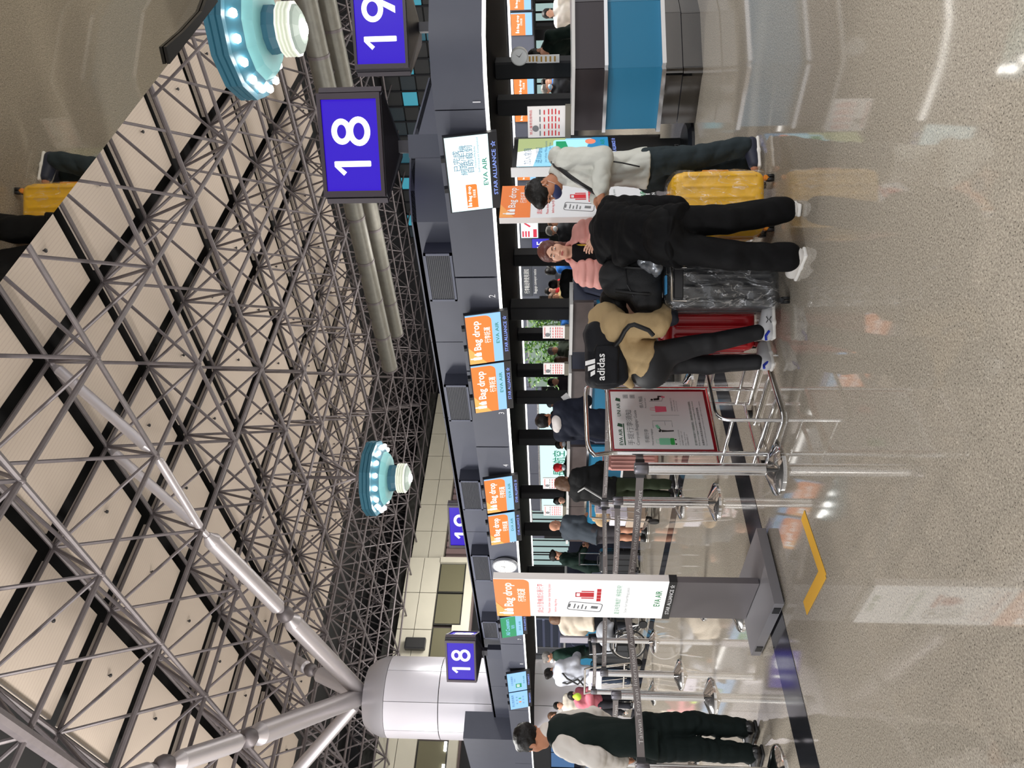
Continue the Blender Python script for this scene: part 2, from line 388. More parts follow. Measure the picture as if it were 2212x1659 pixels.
# tall night glazing lit teal from beyond, with dark mullions
gz_ = MB(); gz_.span((45.2, -13, 6.2), (45.5, 30, 12.6)); win = gz_.build('window_1', M_BLACK, kind='structure')
r2 = random.Random(3)
TE = [glow('night_glass_%d' % k, c, s) for k, (c, s) in enumerate((('#173c4a', .16), ('#2a7f94', .3), ('#45b4cc', .5), ('#0b1c24', .12)))]
for k in range(42):
    for q in range(6):
        y = -12.5 + 1. * k; z = 6.3 + 1.02 * q
        MB().span((45.1, y + .05, z + .05), (45.19, y + .95, z + .97)).build('pane', TE[r2.choice((0, 0, 3, 1, 2, 3, 3))], win)
for k in range(43):
    MB().span((45.02, -12.55 + 1. * k, 6.2), (45.2, -12.45 + 1. * k, 12.6)).build('mullion', M_POST, win)
# bulkhead of beige panels far away, beyond the counters
def bulkhead(n, xs, Y, rows, base=None):
    w = MB(); w.span((xs[0], Y + .1, rows[0]), (xs[-1], Y + .6, rows[-1])); o = w.build('wall_%s' % n, mat('panel_joint', '#55524a', .8), kind='structure')
    for a, b_ in zip(xs, xs[1:]):
        for c, d in zip(rows, rows[1:]): MB().span((a + .025, Y, c + .02), (b_ - .025, Y + .1, d - .02)).build('wall_panel', M_BEIGE, o)
    return o
bulkhead('north', [26.4 + 2.35 * k for k in range(8)], 44, (9.45, 10.55, 11.75))
bulkhead('north_front', [18.4, 20.9, 23.5, 26.2], 43.4, (9.5, 10.65, 11.8))
bulkhead('north_left', [5.2, 7.6, 10, 12.4, 14.8, 16.6], 43.4, (9.5, 10.65, 11.8))
w = MB(); w.span((4, 43.8, 7.), (26.2, 44.2, 9.5)); w.span((26.2, 44.6, 6), (43, 45, 9.4)); w.build('wall_north_lower', mat('brown_cladding', '#4c3f3e', .7), kind='structure')
for k in range(26):
    x = 26.6 + .6 * k
    MB().span((x, 44.5, 6.5), (x + .4, 44.6, 9.4)).build('slat', mat('brown_slat', '#6a5858', .6), bpy.data.objects['wall_north_lower'])
wm = MB(); wm.span((4, 43.3, 7.1), (26.2, 43.7, 7.65)); wm.span((25.8, 43.3, 7.65), (26.2, 43.7, 9.5)); wm.span((17.4, 43.3, 7.65), (21.2, 43.7, 8.2)); wm.build('trim_4', M_BEIGE, kind='structure')
for n, (x0, x1) in enumerate(((21.3, 23.5), (23.6, 25.75), (17.5, 21.1), (9.5, 14.2)), 2):
    b = MB(); b.span((x0, 43.5, 7.68), (x1, 43.75, 9.46)); o = b.build('window_%d' % n, mat('window_frame_dark', '#2a2a26', .5), kind='structure')
    MB().span((x0 + .06, 43.44, 7.76), (x1 - .06, 43.5, 9.4)).build('pane', mat('olive_glass', '#5b5846' if n < 4 else '#1d1d1a', .2), o)
for x in (13.6, 12.4, 11.2):
    MB().span((x, 43.3, 7.75), (x + .5, 43.38, 7.9)).build('ceiling_light', glow('lamp_white', (1, 1, .97), 6.)) and None
gb = MB(); gb.span((5, 44., 11.85), (43, 44.06, 12.7)); gb.build('trim_5', mat('parapet_glass', '#3a3a38', .15, .3, noise=(1.5, .6, (1, 1, 3))), kind='structure')
for k, o in enumerate([o for o in bpy.data.objects if o.name.startswith('ceiling_light')]):
    tag(o, ('right one of three white lights in the far dark window', 'middle one of three white lights in the far dark window', 'left one of three white lights in the far dark window')[k], 'light', 'lights behind the far dark window')
ps = onY(898, 1394, 43.3)
b = MB(); b.box((0, -.2, 0), (.75, .4, 1.3), 0, 0, .06); t = thing('wall_speaker', 'black loudspeaker on the far beige panel wall', 'speaker', ps); b.build('cabinet', M_PLASTK, t); MB().box((0, -.41, 0), (.62, .02, 1.1)).build('grille', M_RUBBER, t)

# ================================================================ mirrored canopy above the photographer
M_MIR = mat('mirror_steel', (.66, .62, .54), .012, 1., bump=(1.6, .006))
MZ = 2.685; ma_, mb_ = onZ(0, 610, MZ), onZ(470, 0, MZ); md = (mb_ - ma_).normalized(); me0, me1 = ma_ - md * .9, mb_ + md * 1.3; mo = (ma_ + mb_) / 2
mt = thing('mirror_canopy', 'low mirror polished canopy overhead reflecting the floor and yellow suitcase', 'canopy', (mo.x, mo.y, MZ))
mp_ = [(me0.x - mo.x, me0.y - mo.y), (me1.x - mo.x, me1.y - mo.y), (me1.x - mo.x, me1.y - mo.y - 1.9), (me0.x - mo.x, me0.y - mo.y - 1.9)]
b = MB(); b.prism(mp_, .01, .16); b.build('body', M_PLASTK, mt)
b = MB(); b.prism(mp_, 0, .009); b.build('mirror_sheet', M_MIR, mt)
b = MB(); b.prism([(q.x - mo.x, q.y - mo.y) for q in [onZ(x, y, MZ - .01) for x, y in ((358, 101), (366, 138), (430, 56), (470, 3), (452, -20), (436, 24), (398, 66))]], -.012, -.002); b.build('edge_strip', M_PLASTK, mt)  # dark strip laid under the mirror along its edge

# ================================================================ pendant fixtures
M_TEAL = mat('lamp_shell_blue', '#2f6478', .4); M_TEAL2 = mat('lamp_shell_pale', '#6aa5ab', .5, emit=.05, ecol='#bfeaea'); M_LOUV = mat('lamp_louvre', '#eef3e6', .5, emit=.04, ecol='#f2f8ea')
M_BULB = glow('lamp_bulb', (1, .96, .9), 14.)
def pendant(x, y, label, zt=8.12):
    t = thing('pendant_lamp', label, 'lamp', (x, y, zt), group='round lamps hung in the hall')
    n = 12
    MB().lathe([(1.30, -.02), (1.42, .0), (1.42, .1), (1.38, .12), (1.42, .14), (1.42, .24), (1.38, .26), (1.42, .28), (1.42, .38), (1.2, .46), (.4, .5)], n=n).build('shell', M_TEAL, t)
    MB().lathe([(.52, -.43), (.86, -.41), (1.04, -.22)], n=n).build('reflector', M_TEAL2, t); MB().lathe([(1.03, -.24), (1.3, -.02)], n=n).build('bulb_ring', M_TEAL, t)
    MB().lathe([(.44, -.72), (.5, -.55), (.5, -.42)], n=n).build('neck', M_TEAL, t)
    for k in range(4): MB().lathe([(.48, -1.06 + .085 * k), (.56, -1.03 + .085 * k), (.56, -.99 + .085 * k), (.48, -.985 + .085 * k)], n=n).build('louvre', M_LOUV, t)
    MB().lathe([(.3, -1.18), (.46, -1.1), (.5, -1.06), (.44, -.72)], n=n).build('hub', mat('lamp_hub', '#8b9a94', .5), t)
    MB().lathe([(.05, -1.27), (.14, -1.24), (.17, -1.18)], n=12).build('bulb', M_BULB, t)
    for k in range(16):
        a = 2 * math.pi * (k + .5) / 16
        MB().lathe([(.02, -.075), (.07, -.06), (.095, 0), (.07, .06), (.02, .075)], (1.2 * math.cos(a), 1.2 * math.sin(a), -.16), 10).build('bulb', M_BULB, t)
    MB().lathe([(.16, .48), (.16, .75), (.06, .95), (.06, 2.78)], n=10).build('stem', M_TUBE2, t)
    for k in range(4):
        a = math.pi / 2 * k + .4; MB().tube((0, 0, .8), (1.3 * math.cos(a), 1.3 * math.sin(a), 2.5), .035, 6).build('stay', M_TUBE2, t)
pendant(16.1, 5.2, 'blue round pendant lamp beside the two large number signs')
pendant(16.1, 21.1, 'blue round pendant lamp hanging over the bag drop counters')

# ================================================================ check-in island: canopy
can = thing('check_in_canopy', 'dark grey canopy edged with a white light strip over the counters', 'canopy', (9.2, 13, 2.15))
co = Vector((9.2, 13, 0))
ZF0, ZF1, X0 = 2.15, 2.70, 7.0
nose = [(7.0, 3.07), (7.02, 2.75), (7.16, 2.42), (7.5, 2.12), (8.1, 1.9), (9.2, 1.8), (10.2, 1.9), (10.9, 2.3), (11.25, 2.9), (11.3, 3.5)]
def rel(p, z): return (p[0] - co.x, p[1] - co.y, z - 2.15)
def skirt(pts, z0, z1, th, name, ma, parent, gap=.012):
    """one upright board that follows pts"""
    b = MB(); n = len(pts); vs = []
    nr = []
    for i in range(n):
        d = Vector(pts[min(i + 1, n - 1)]) - Vector(pts[max(i - 1, 0)]); d.normalize(); nr.append((-d.y, d.x))
    for z in (z0, z1):
        for s in (0, 1):
            vs += [rel((p[0] - nr[i][0] * th * s * SG, p[1] - nr[i][1] * th * s * SG), z) for i, p in enumerate(pts)]
    fs = []
    for i in range(n - 1):
        fs += [(i, i + 1, 2 * n + i + 1, 2 * n + i), (n + i, 3 * n + i, 3 * n + i + 1, n + i + 1), (i, n + i, n + i + 1, i + 1), (2 * n + i, 2 * n + i + 1, 3 * n + i + 1, 3 * n + i)]
    fs += [(0, 2 * n, 3 * n, n), (n - 1, 2 * n - 1, 4 * n - 1, 3 * n - 1)]
    b.add(vs, fs); return b.build(name, ma, parent, True)
SG = -1
seams = [3.07, 5.16, 6.75, 8.37, 10., 11.64, 13.4, 15.15, 17.06, 19., 21., 23.2, 25.]
for a, b_ in zip(seams, seams[1:]):
    MB().span(rel((7.0, a + .012), ZF0 + .035), rel((7.06, b_ - .012), ZF1)).build('fascia_panel', M_CANOPY, can)
    MB().span(rel((11.24, a + .012), ZF0 + .035), rel((11.3, b_ - .012), ZF1)).build('fascia_panel', M_CANOPY, can)
skirt(nose, ZF0 + .035, ZF1, .06, 'fascia_panel', M_CANOPY, can)
SG = -1
MB().span(rel((7.0, 3.07), ZF0), rel((7.05, 25.), ZF0 + .03)).build('light_strip', M_LED, can)
MB().span(rel((11.25, 3.5), ZF0), rel((11.3, 25.), ZF0 + .03)).build('light_strip', M_LED, can)
skirt(nose, ZF0, ZF0 + .03, .05, 'light_strip', M_LED, can)
inn = [(7.07, 25.), (7.07, 3.07)] + [(9.15 + (p[0] - 9.15) * .965, 3.2 + (p[1] - 3.2) * .95) for p in nose[1:-1]] + [(11.23, 3.5), (11.23, 25.)]
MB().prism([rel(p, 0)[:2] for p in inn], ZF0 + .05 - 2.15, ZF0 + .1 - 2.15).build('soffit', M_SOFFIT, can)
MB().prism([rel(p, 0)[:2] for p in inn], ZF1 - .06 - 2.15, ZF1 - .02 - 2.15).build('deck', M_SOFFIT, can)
# set-back upper tier
ut = [(7.6, 25.), (7.6, 4.75), (7.75, 4.4), (8.05, 4.15), (8.5, 4.02), (10.1, 3.96), (10.6, 4.3), (10.7, 5.), (10.7, 25.)]
SG = -1
skirt(ut[1:6], ZF1 - .02, 3.27, .05, 'upper_panel', M_CANOPYU, can)
for a, b_ in zip([4.75] + seams[2:], seams[2:]):
    MB().span(rel((7.6, a), ZF1 - .02), rel((7.66, b_ - .012), 3.27)).build('upper_panel', M_CANOPYU, can)
MB().prism([rel(p, 0)[:2] for p in ut], 3.2 - 2.15, 3.25 - 2.15).build('deck', M_SOFFIT, can)
bx = MB(); bx.span(rel((7.0, 21.2), ZF1), rel((7.75, 25.), 4.1)); bx.build('end_block', M_CANOPY, can)
# vents on the upper tier
M_LOU = mat('vent_louvre', '#22232b', .5)
for (y0, y1) in ((5.05, 5.8), (7.38, 8.17), (9.7, 10.55), (12.08, 13.04), (14.83, 15.65)):
    b = MB(); b.span(rel((7.36, y0), 2.77), rel((7.62, y1), 3.13)); v = b.build('vent', mat('vent_body', '#3a3d4a', .5), can)
    f = MB()
    for q in ((y0, y0 + .03, 2.77, 3.13), (y1 - .03, y1, 2.77, 3.13), (y0, y1, 2.77, 2.8), (y0, y1, 3.1, 3.13)): f.span(rel((7.345, q[0]), q[2]), rel((7.37, q[1]), q[3]))
    f.build('vent_frame', mat('vent_rim', '#565a6c', .5), v)
    for k in range(12): z = 2.805 + .0247 * k; MB().span(rel((7.35, y0 + .03), z), rel((7.36, y1 - .03), z + .015)).build('slat', M_LOU, v)
# number of each counter on the fascia
M_NUM = mat('number_white', '#d9d9de', .5, emit=.1, ecol='#d9d9de')
FR = thing  # alias
def onfascia(body, y, z, hgt, ma=M_NUM):
    co_, fs = text_mesh(body); s = hgt / .73; w = co_[:, 0].max() * s
    b = MB(); b.add([rel((6.996, y + w / 2 - p[0] * s), z + p[1] * s) for p in co_.tolist()], fs); b.build('counter_number', ma, can)
for n, y in (('1', 3.01), ('2', 5.45), ('3', 7.6), ('4', 8.82), ('5', 11.02), ('6', 12.9), ('7', 14.9), ('8', 16.16)): onfascia(n, y, 2.225, .085)
# clock
pc = onX(1091, 1219, 6.97); ck = thing('wall_clock', 'round white clock on the dark grey fascia', 'clock', pc, VR * 2)
def disc(r, y0, y1, n=28): return [(r * math.cos(2 * math.pi * k / n), r * math.sin(2 * math.pi * k / n)) for k in range(n)]
MB().plate(disc(.235, 0, 0), -.05, .0).build('case', mat('clock_case', '#9a9ca2', .35, .4), ck)
MB().plate(disc(.212, 0, 0), -.056, -.05).build('dial', M_PRINTW, ck)
for k in range(12):
    a = math.pi / 6 * k; b = MB(); b.plate([(.19 * math.sin(a + d), .19 * math.cos(a + d)) for d in (-.03, .03)] + [(.165 * math.sin(a + d), .165 * math.cos(a + d)) for d in (.035, -.035)], -.058, -.056); b.build('hour_mark', M_PRINTGR, ck)
for a, l, w in ((.35, .11, .006), (5.0, .16, .004)): b = MB(); b.plate([(w * math.cos(a), -w * math.sin(a)), (l * math.sin(a), l * math.cos(a)), (-w * math.cos(a), w * math.sin(a))], -.061, -.059); b.build('hand', M_PRINTK, ck)
# posts that hold the canopy
PST = [(145, 8.6, .2), (225, 8.6, .2), (555, 10.2, .24), (668, 8.8, .26), (722, 10.2, .2), (800, 9.5, .2), (858, 9.0, .2), (945, 9., .24), (1063, 8.8, .22), (1143, 9.2, .24), (1235, 9.6, .22)]
PLAB = ['black post nearest the pink bag, behind the end counter', 'black post beside the white notice on the end counter', 'black post behind the head of the red haired woman', 'wide black post right of the plants', 'black post between the first plant and its notice', 'black post left of the second notice', 'black post right of the navy jacket man', 'black post between the two backlit signs', 'black post behind the notice over the light brown hair', 'black post behind the bald man', 'black post beside the white bag drop stand']
PLEFT = PLAB[:]
for (py, X, w) in PST:
    q = onX(1190, py, X)
    b = MB(); b.box((0, 0, 1.098), (w, w, 2.196), 0, 0, .02); link('canopy_post', b.mesh('canopy_post', M_POST), None, (q.x, q.y, 0), 0, PLAB[len(PLAB) - len(PLEFT)], None, 'post', 'black posts under the canopy'); PLEFT.pop()

# ================================================================ number signs on posts
M_SIGNB = mat('sign_body', '#2b2930', .45); M_SIGNF = mat('sign_frame', '#3a3038', .4)
M_VIO = glow('sign_violet', '#3400d6', .72); M_VIO.node_tree.nodes['Principled BSDF'].inputs['Roughness'].default_value = .3; M_VIO.node_tree.nodes['Principled BSDF'].inputs['Specular IOR Level'].default_value = .15; M_SW = glow('sign_white', (1, 1, 1), 1.6)
def tri(R, c=.12):
    """triangle in plan with clipped corners, first face looks along local -y"""
    pts = []
    for k in range(3):
        a = math.radians(-90 + 60 + 120 * k); ax, ay = R * math.cos(a), R * math.sin(a)
        for s in (-1, 1):
            e = a + s * math.radians(150); pts.append((ax + c * math.cos(a + math.pi - s * math.pi / 6), ay + c * math.sin(a + math.pi - s * math.pi / 6)))
    return pts
def number_sign(num, x, y, zb, zt, rz, post_z, label, sc=1.):
    t = thing('number_sign', label, 'sign', (x, y, post_z), rz, 'violet row number signs')
    L_ = 1.42 * sc; R = L_ / math.sqrt(3); z0, z1 = zb - post_z, zt - post_z
    b = MB(); b.prism(tri(R, .12 * sc), z0 - .05, z1 + .05); b.build('housing', M_SIGNB, t)
    b = MB(); n = 6; pb = [(p[0] * .98, p[1] * .98) for p in tri(R, .12 * sc)]; pa = [(p[0] * .14, p[1] * .14) for p in tri(R, .12 * sc)]
    b.add([(p[0], p[1], z0 - .15) for p in pa] + [(p[0], p[1], z0 - .05) for p in pb], [tuple(range(6))[::-1]] + [(i, (i + 1) % 6, 6 + (i + 1) % 6, 6 + i) for i in range(6)]); b.build('underside', M_SIGNB, t)
    MB().box((0, 0, (z0 - .14) / 2), (.13, .13, z0 - .14)).build('post', M_SIGNB, t)
    if sc < 1: MB().box((0, 0, .19), (.24, .2, .38)).build('post_base', M_CANOPY, t)
    yr = -R / 2; w = 1.1 * sc; fy = yr - .04
    for k in range(3):
        a = 2 * math.pi / 3 * k; ca, sa = math.cos(a), math.sin(a)
        def rot_(o):
            me = o.data
            for v in me.vertices: v.co = (v.co.x * ca - v.co.y * sa, v.co.x * sa + v.co.y * ca, v.co.z)
            return o
        b = MB()
        for (xa, xb, za, zb_) in ((-w / 2 - .06, -w / 2, z0 - .04, z1 + .04), (w / 2, w / 2 + .06, z0 - .04, z1 + .04), (-w / 2, w / 2, z0 - .04, z0), (-w / 2, w / 2, z1, z1 + .04)): b.span((xa, fy, za), (xb, yr + .02, zb_))
        rot_(b.build('frame', M_SIGNF, t))
        b = MB(); b.span((-w / 2, yr - .012, z0), (w / 2, yr + .01, z1)); s = rot_(b.build('lit_panel', M_VIO, t))
        cy = (z0 + z1) / 2; hh = .47 * sc
        one = MB(); x1_ = -.22 * sc
        one.plate(rrect(x1_ - .035 * sc, cy - hh / 2, x1_ + .035 * sc, cy + hh / 2, .012), yr - .018, yr - .013)
        one.plate([(x1_ + .03 * sc, cy + hh / 2), (x1_ - .1 * sc, cy + hh / 2 - .15 * sc), (x1_ - .14 * sc, cy + hh / 2 - .11 * sc), (x1_ - .03 * sc, cy + hh / 2)], yr - .018, yr - .013)
        def ring(cx, cz, rx, rz_, wd_, a0=0, a1=360):
            n = 28; cx *= sc; rx *= sc; rz_ *= sc; wd_ *= sc; cz = cy + (cz - cy) * sc
            pts = [(cx + rx * math.cos(math.radians(a0 + (a1 - a0) * i / n)), cz + rz_ * math.sin(math.radians(a0 + (a1 - a0) * i / n))) for i in range(n + 1)]
            pin = [(cx + (rx - wd_) * math.cos(math.radians(a0 + (a1 - a0) * i / n)), cz + (rz_ - wd_) * math.sin(math.radians(a0 + (a1 - a0) * i / n))) for i in range(n + 1)]
            for i in range(n): one.plate([pts[i], pts[i + 1], pin[i + 1], pin[i]], yr - .018, yr - .013)
        if num == '18': ring(.17, cy + .115, .155, .13, .07); ring(.17, cy - .105, .175, .145, .072)
        else:
            ring(.17, cy + .09, .17, .155, .072); one.plate([(.335, cy + .06), (.2, cy - hh / 2), (.11, cy - hh / 2), (.265, cy + .06)], yr - .018, yr - .013)
        rot_(one.build('numeral', M_SW, s))
q = onX(940, 316, 7.33); number_sign('18', q.x, q.y, 3.34, 3.93, math.radians(-60), 2.7, 'violet lit sign 18 on a post, larger of the two at upper right', .84)
q = onX(900, 60, 11.0); number_sign('19', q.x, q.y, 3.62, 4.32, math.radians(-60), 3.0, 'violet lit sign 19 cut by the frame beside the large sign 18')
q = onX(1040, 1407, 7.33); number_sign('18', q.x, q.y, 3.36, 3.98, math.radians(-60), 2.7, 'violet lit sign 18 in front of the round silver column', .9)
q = onX(1010, 1122, 10.9); number_sign('19', q.x, q.y, 3.58, 4.28, math.radians(-60), 3.0, 'violet lit sign half hidden behind the dark canopy')
# ================================================================ check-in counters
M_BROWN = mat('counter_brown', '#4a403e', .35, noise=(5, .15)); M_TEALP = mat('counter_teal', '#0f6a8e', .42); M_GREYB = mat('counter_grey_blue', '#44485a', .4, noise=(4, .08))
M_LEDGE = mat('ledge_white', '#c9c8c6', .3)
def counter(y0, y1, label, brown=M_BROWN, ledge=True):
    t = thing('check_in_counter', label, 'counter', (7.2, y0, 0), 0, 'check-in counters'); w = y1 - y0
    MB().span((.05, 0, .02), (.62, w, 1.24)).build('body', M_GREYB, t)
    MB().span((0, 0, .985), (.05, w, 1.25)).build('front_panel', brown, t)
    MB().span((-.04, .0, .95), (.06, w, .985)).build('metal_lip', M_CHROME, t)
    MB().span((.01, 0, .42), (.05, w, .95)).build('teal_panel', M_TEALP, t)
    MB().span((-.03, 0, .385), (.06, w, .42)).build('metal_lip', M_CHROME, t)
    MB().span((.03, 0, .0), (.05, w, .385)).build('kick_plate', mat('kick_steel', '#3a3836', .25, .8), t)
    MB().span((-.05, -.01, 1.25), (.42, w + .01, 1.29)).build('ledge', M_LEDGE, t)
    return t
# the rounded head counter at the island's end
t = thing('check_in_counter', 'rounded end counter with big teal panel and steel base', 'counter', (7.2, 2.78, 0), 0, 'check-in counters')
oc = [(7.2, 3.42), (7.2, 2.78), (7.84, 2.36), (8.9, 2.15)]
def facet(pts, z0, z1, d, name, ma, inset=0., gap=.004):
    for a, b_ in zip(pts, pts[1:]):
        a = Vector((*a, 0)); b_ = Vector((*b_, 0)); dr = (b_ - a).normalized(); nn = Vector((-dr.y, dr.x, 0)); a2 = a + dr * gap; b2 = b_ - dr * gap
        ins = nn * inset
        poly = [(a2 + ins)[:2], (b2 + ins)[:2], (b2 + ins + nn * d)[:2], (a2 + ins + nn * d)[:2]]
        b = MB(); b.prism([(p[0] - 7.2, p[1] - 2.78) for p in poly], z0, z1); b.build(name, ma, t)
facet(oc, .99, 1.28, .05, 'front_panel', mat('counter_brown_gloss', '#3c3739', .12, .5))
facet(oc, .955, .99, .12, 'metal_lip', M_CHROME, -.05, 0)
facet(oc, .43, .955, .05, 'teal_panel', M_TEALP, .01)
facet(oc, .39, .43, .14, 'metal_lip', M_CHROME, -.06, 0)
facet([(7.26, 3.42), (7.26, 2.84), (7.86, 2.45), (8.9, 2.25)], .2, .39, .05, 'kick_plate', mat('kick_gloss', '#6a6866', .06, 1.), .05)
facet([(7.26, 3.42), (7.26, 2.84), (7.86, 2.45), (8.9, 2.25)], .0, .19, .05, 'kick_plate', MATS['kick_gloss'], .06)
b = MB(); b.prism([(p[0] - 7.2, p[1] - 2.78) for p in [(7.15, 3.44), (7.15, 2.74), (7.84, 2.29), (8.95, 2.08), (8.95, 2.6), (8.0, 2.85), (7.75, 3.0), (7.75, 3.44)]], 1.28, 1.312); b.build('ledge', M_LEDGE, t)
b = MB(); b.prism([(p[0] - 7.2, p[1] - 2.78) for p in [(7.36, 3.40), (7.36, 2.9), (7.9, 2.55), (8.9, 2.35), (8.9, 2.8), (7.9, 3.1), (7.9, 3.40)]], .01, 1.27); b.build('body', M_GREYB, t)
UN = [(5.72, 6.58, 'brown fronted counter under the two bag drop screens by number 2'), (6.95, 7.8, 'brown fronted counter behind the dark backpack with white lettering'),
      (8.6, 9.4, 'brown fronted counter in front of the man with the dark jacket'), (9.7, 10.2, 'narrow brown counter beside the trolley with the toy on top'), (10.21, 11.3, 'brown counter where the bald man in grey leans'),
      (12.6, 13.6, 'brown counter half hidden behind the white bag drop stand'), (14.1, 15.1, 'brown counter near the woman in the white jacket'), (16., 17.1, 'far brown counter by the child in pink')]
for y0, y1, lb in UN: counter(y0, y1, lb)
def scale(y0, y1, label):
    t = thing('baggage_scale', label, 'scale', (7.25, y0, 0), 0, 'baggage scales'); w = y1 - y0
    MB().span((.25, .04, .02), (1.2, w - .04, .3)).build('base', M_GREYB, t); MB().span((.2, .06, .3), (1.2, w - .06, .33)).build('steel_plate', M_STEEL, t)
    for ys in (.0, w - .04):
        b = MB(); b.plate([(0, 0.01), (1.3, 0.01), (1.3, 1.2), (.35, 1.2), (.12, 1.1), (0, .85)], ys, ys + .04); b.build('side_panel', M_GREYB, t)
    MB().span((1.2, .04, .02), (1.26, w - .04, 1.1)).build('back_panel', M_CANOPY, t)
for y0, y1, lb in ((4.55, 5.68, 'grey blue baggage inlet behind the woman in the pink coat'), (7.83, 8.57, 'grey blue baggage inlet left of the dark backpack'), (11.35, 12.5, 'grey blue baggage inlet behind the bald man'), (13.65, 14.05, 'slim baggage inlet beyond the white stand'), (15.15, 15.95, 'baggage inlet beside the trolley with black cases')): scale(y0, y1, lb)
# small white notices that stand on the ledges
M_NOT = mat('notice_face', '#ece8e6', .5)
def notice(px, py, X, w, h_, label, z=1.29):
    q = onX(1236, py, X); t = thing('counter_notice', label, 'sign', (X, q.y, z), -math.pi / 2, 'white notices on the counters')
    MB().box((0, 0, .03), (w * 1.05, .05, .06)).build('foot', mat('notice_foot', '#6b6558', .4), t)
    MB().span((-w / 2, -.008, .06), (w / 2, .008, h_)).build('board', M_NOT, t)
    b = MB()
    for k in range(3): b.lathe([(.001, 0), (.001, 0)], n=3)
    b = MB(); b.plate(disc(.035, 0, 0, 14), -.0105, -.0085); o = b.build('dot', M_PRINTGR, t); o.location = (-w * .2, 0, h_ * .82)
    for k, (c, zz, ww) in enumerate(((M_PRINTGR, .7, .8), (M_PRINTR, .6, .7), (M_PRINTR, .5, .85), (M_PRINTR, .42, .85), (M_PRINTR, .34, .85), (M_PRINTR, .26, .6))):
        for c2 in range(4):
            x = -w * .44 + w * .23 * c2
            MB().span((x, -.0105, h_ * zz), (x + w * .2 * ww, -.0085, h_ * zz + h_ * .028)).build('print_line', c, t)
    letter(t, '禁止攜帶危險物品', 0, h_ * .9, h_ * .05, M_PRINTR, -.009, w * .8)
notice(0, 262, 7.35, .34, .46, 'white notice on the end counter beside the screen kiosk', 1.312)
notice(0, 717, 7.35, .22, .36, 'white notice on the brown counter behind the pink coat, right of its twin'); notice(0, 796, 7.38, .22, .36, 'white notice on the counter directly behind the dark backpack', 1.29)
notice(0, 1044, 7.36, .3, .4, 'white notice on the counter behind the woman with light brown hair'); notice(0, 1103, 7.36, .3, .4, 'white notice on the counter above the stuffed toy')

# ================================================================ monitors on the fascia
M_BEZ = mat('monitor_bezel', '#16171c', .3)
ORG = glow('screen_orange', '#f07a1c', 1.05); ORG2 = glow('screen_orange_light', '#f7a850', 1.1); BLU = glow('screen_blue', '#8fc4f5', 1.0); CYW = glow('screen_white', '#d8f6fa', 1.25); SWH = glow('screen_text', '#ffffff', 1.3)
SGR = glow('screen_green', '#0c9a63', .9); SGT = glow('screen_green_text', '#0a8a6a', .8); SDK = glow('screen_dark_text', '#2a6f9a', .6); SBL = glow('bezel_text', '#8fa8ff', .9)
def bagdrop_logo(t, x, z, w, ma, y=-.004, cn=True):
    """suitcase pictogram, words and the line below, w wide, centred on x"""
    h_ = w * .145
    letter(t, 'Bag drop', x + w * .125, z, h_, ma, y, w * .74, bold=True)
    x0 = x - w / 2
    b = MB()
    for (xa, ww, hh) in ((x0, .07, .24), (x0 + w * .1, .09, .15)):
        b.plate(rrect(xa, z, xa + w * ww, z + w * hh * .7, w * .015), y - .002, y); b.plate(rrect(xa + w * ww * .3, z + w * hh * .7, xa + w * ww * .7, z + w * hh * .95, w * .008), y - .002, y)
    b.build('pictogram', ma, t)
    if cn: letter(t, '行李託運', x + w * .12, z - w * .2, w * .1, ma, y, w * .4)
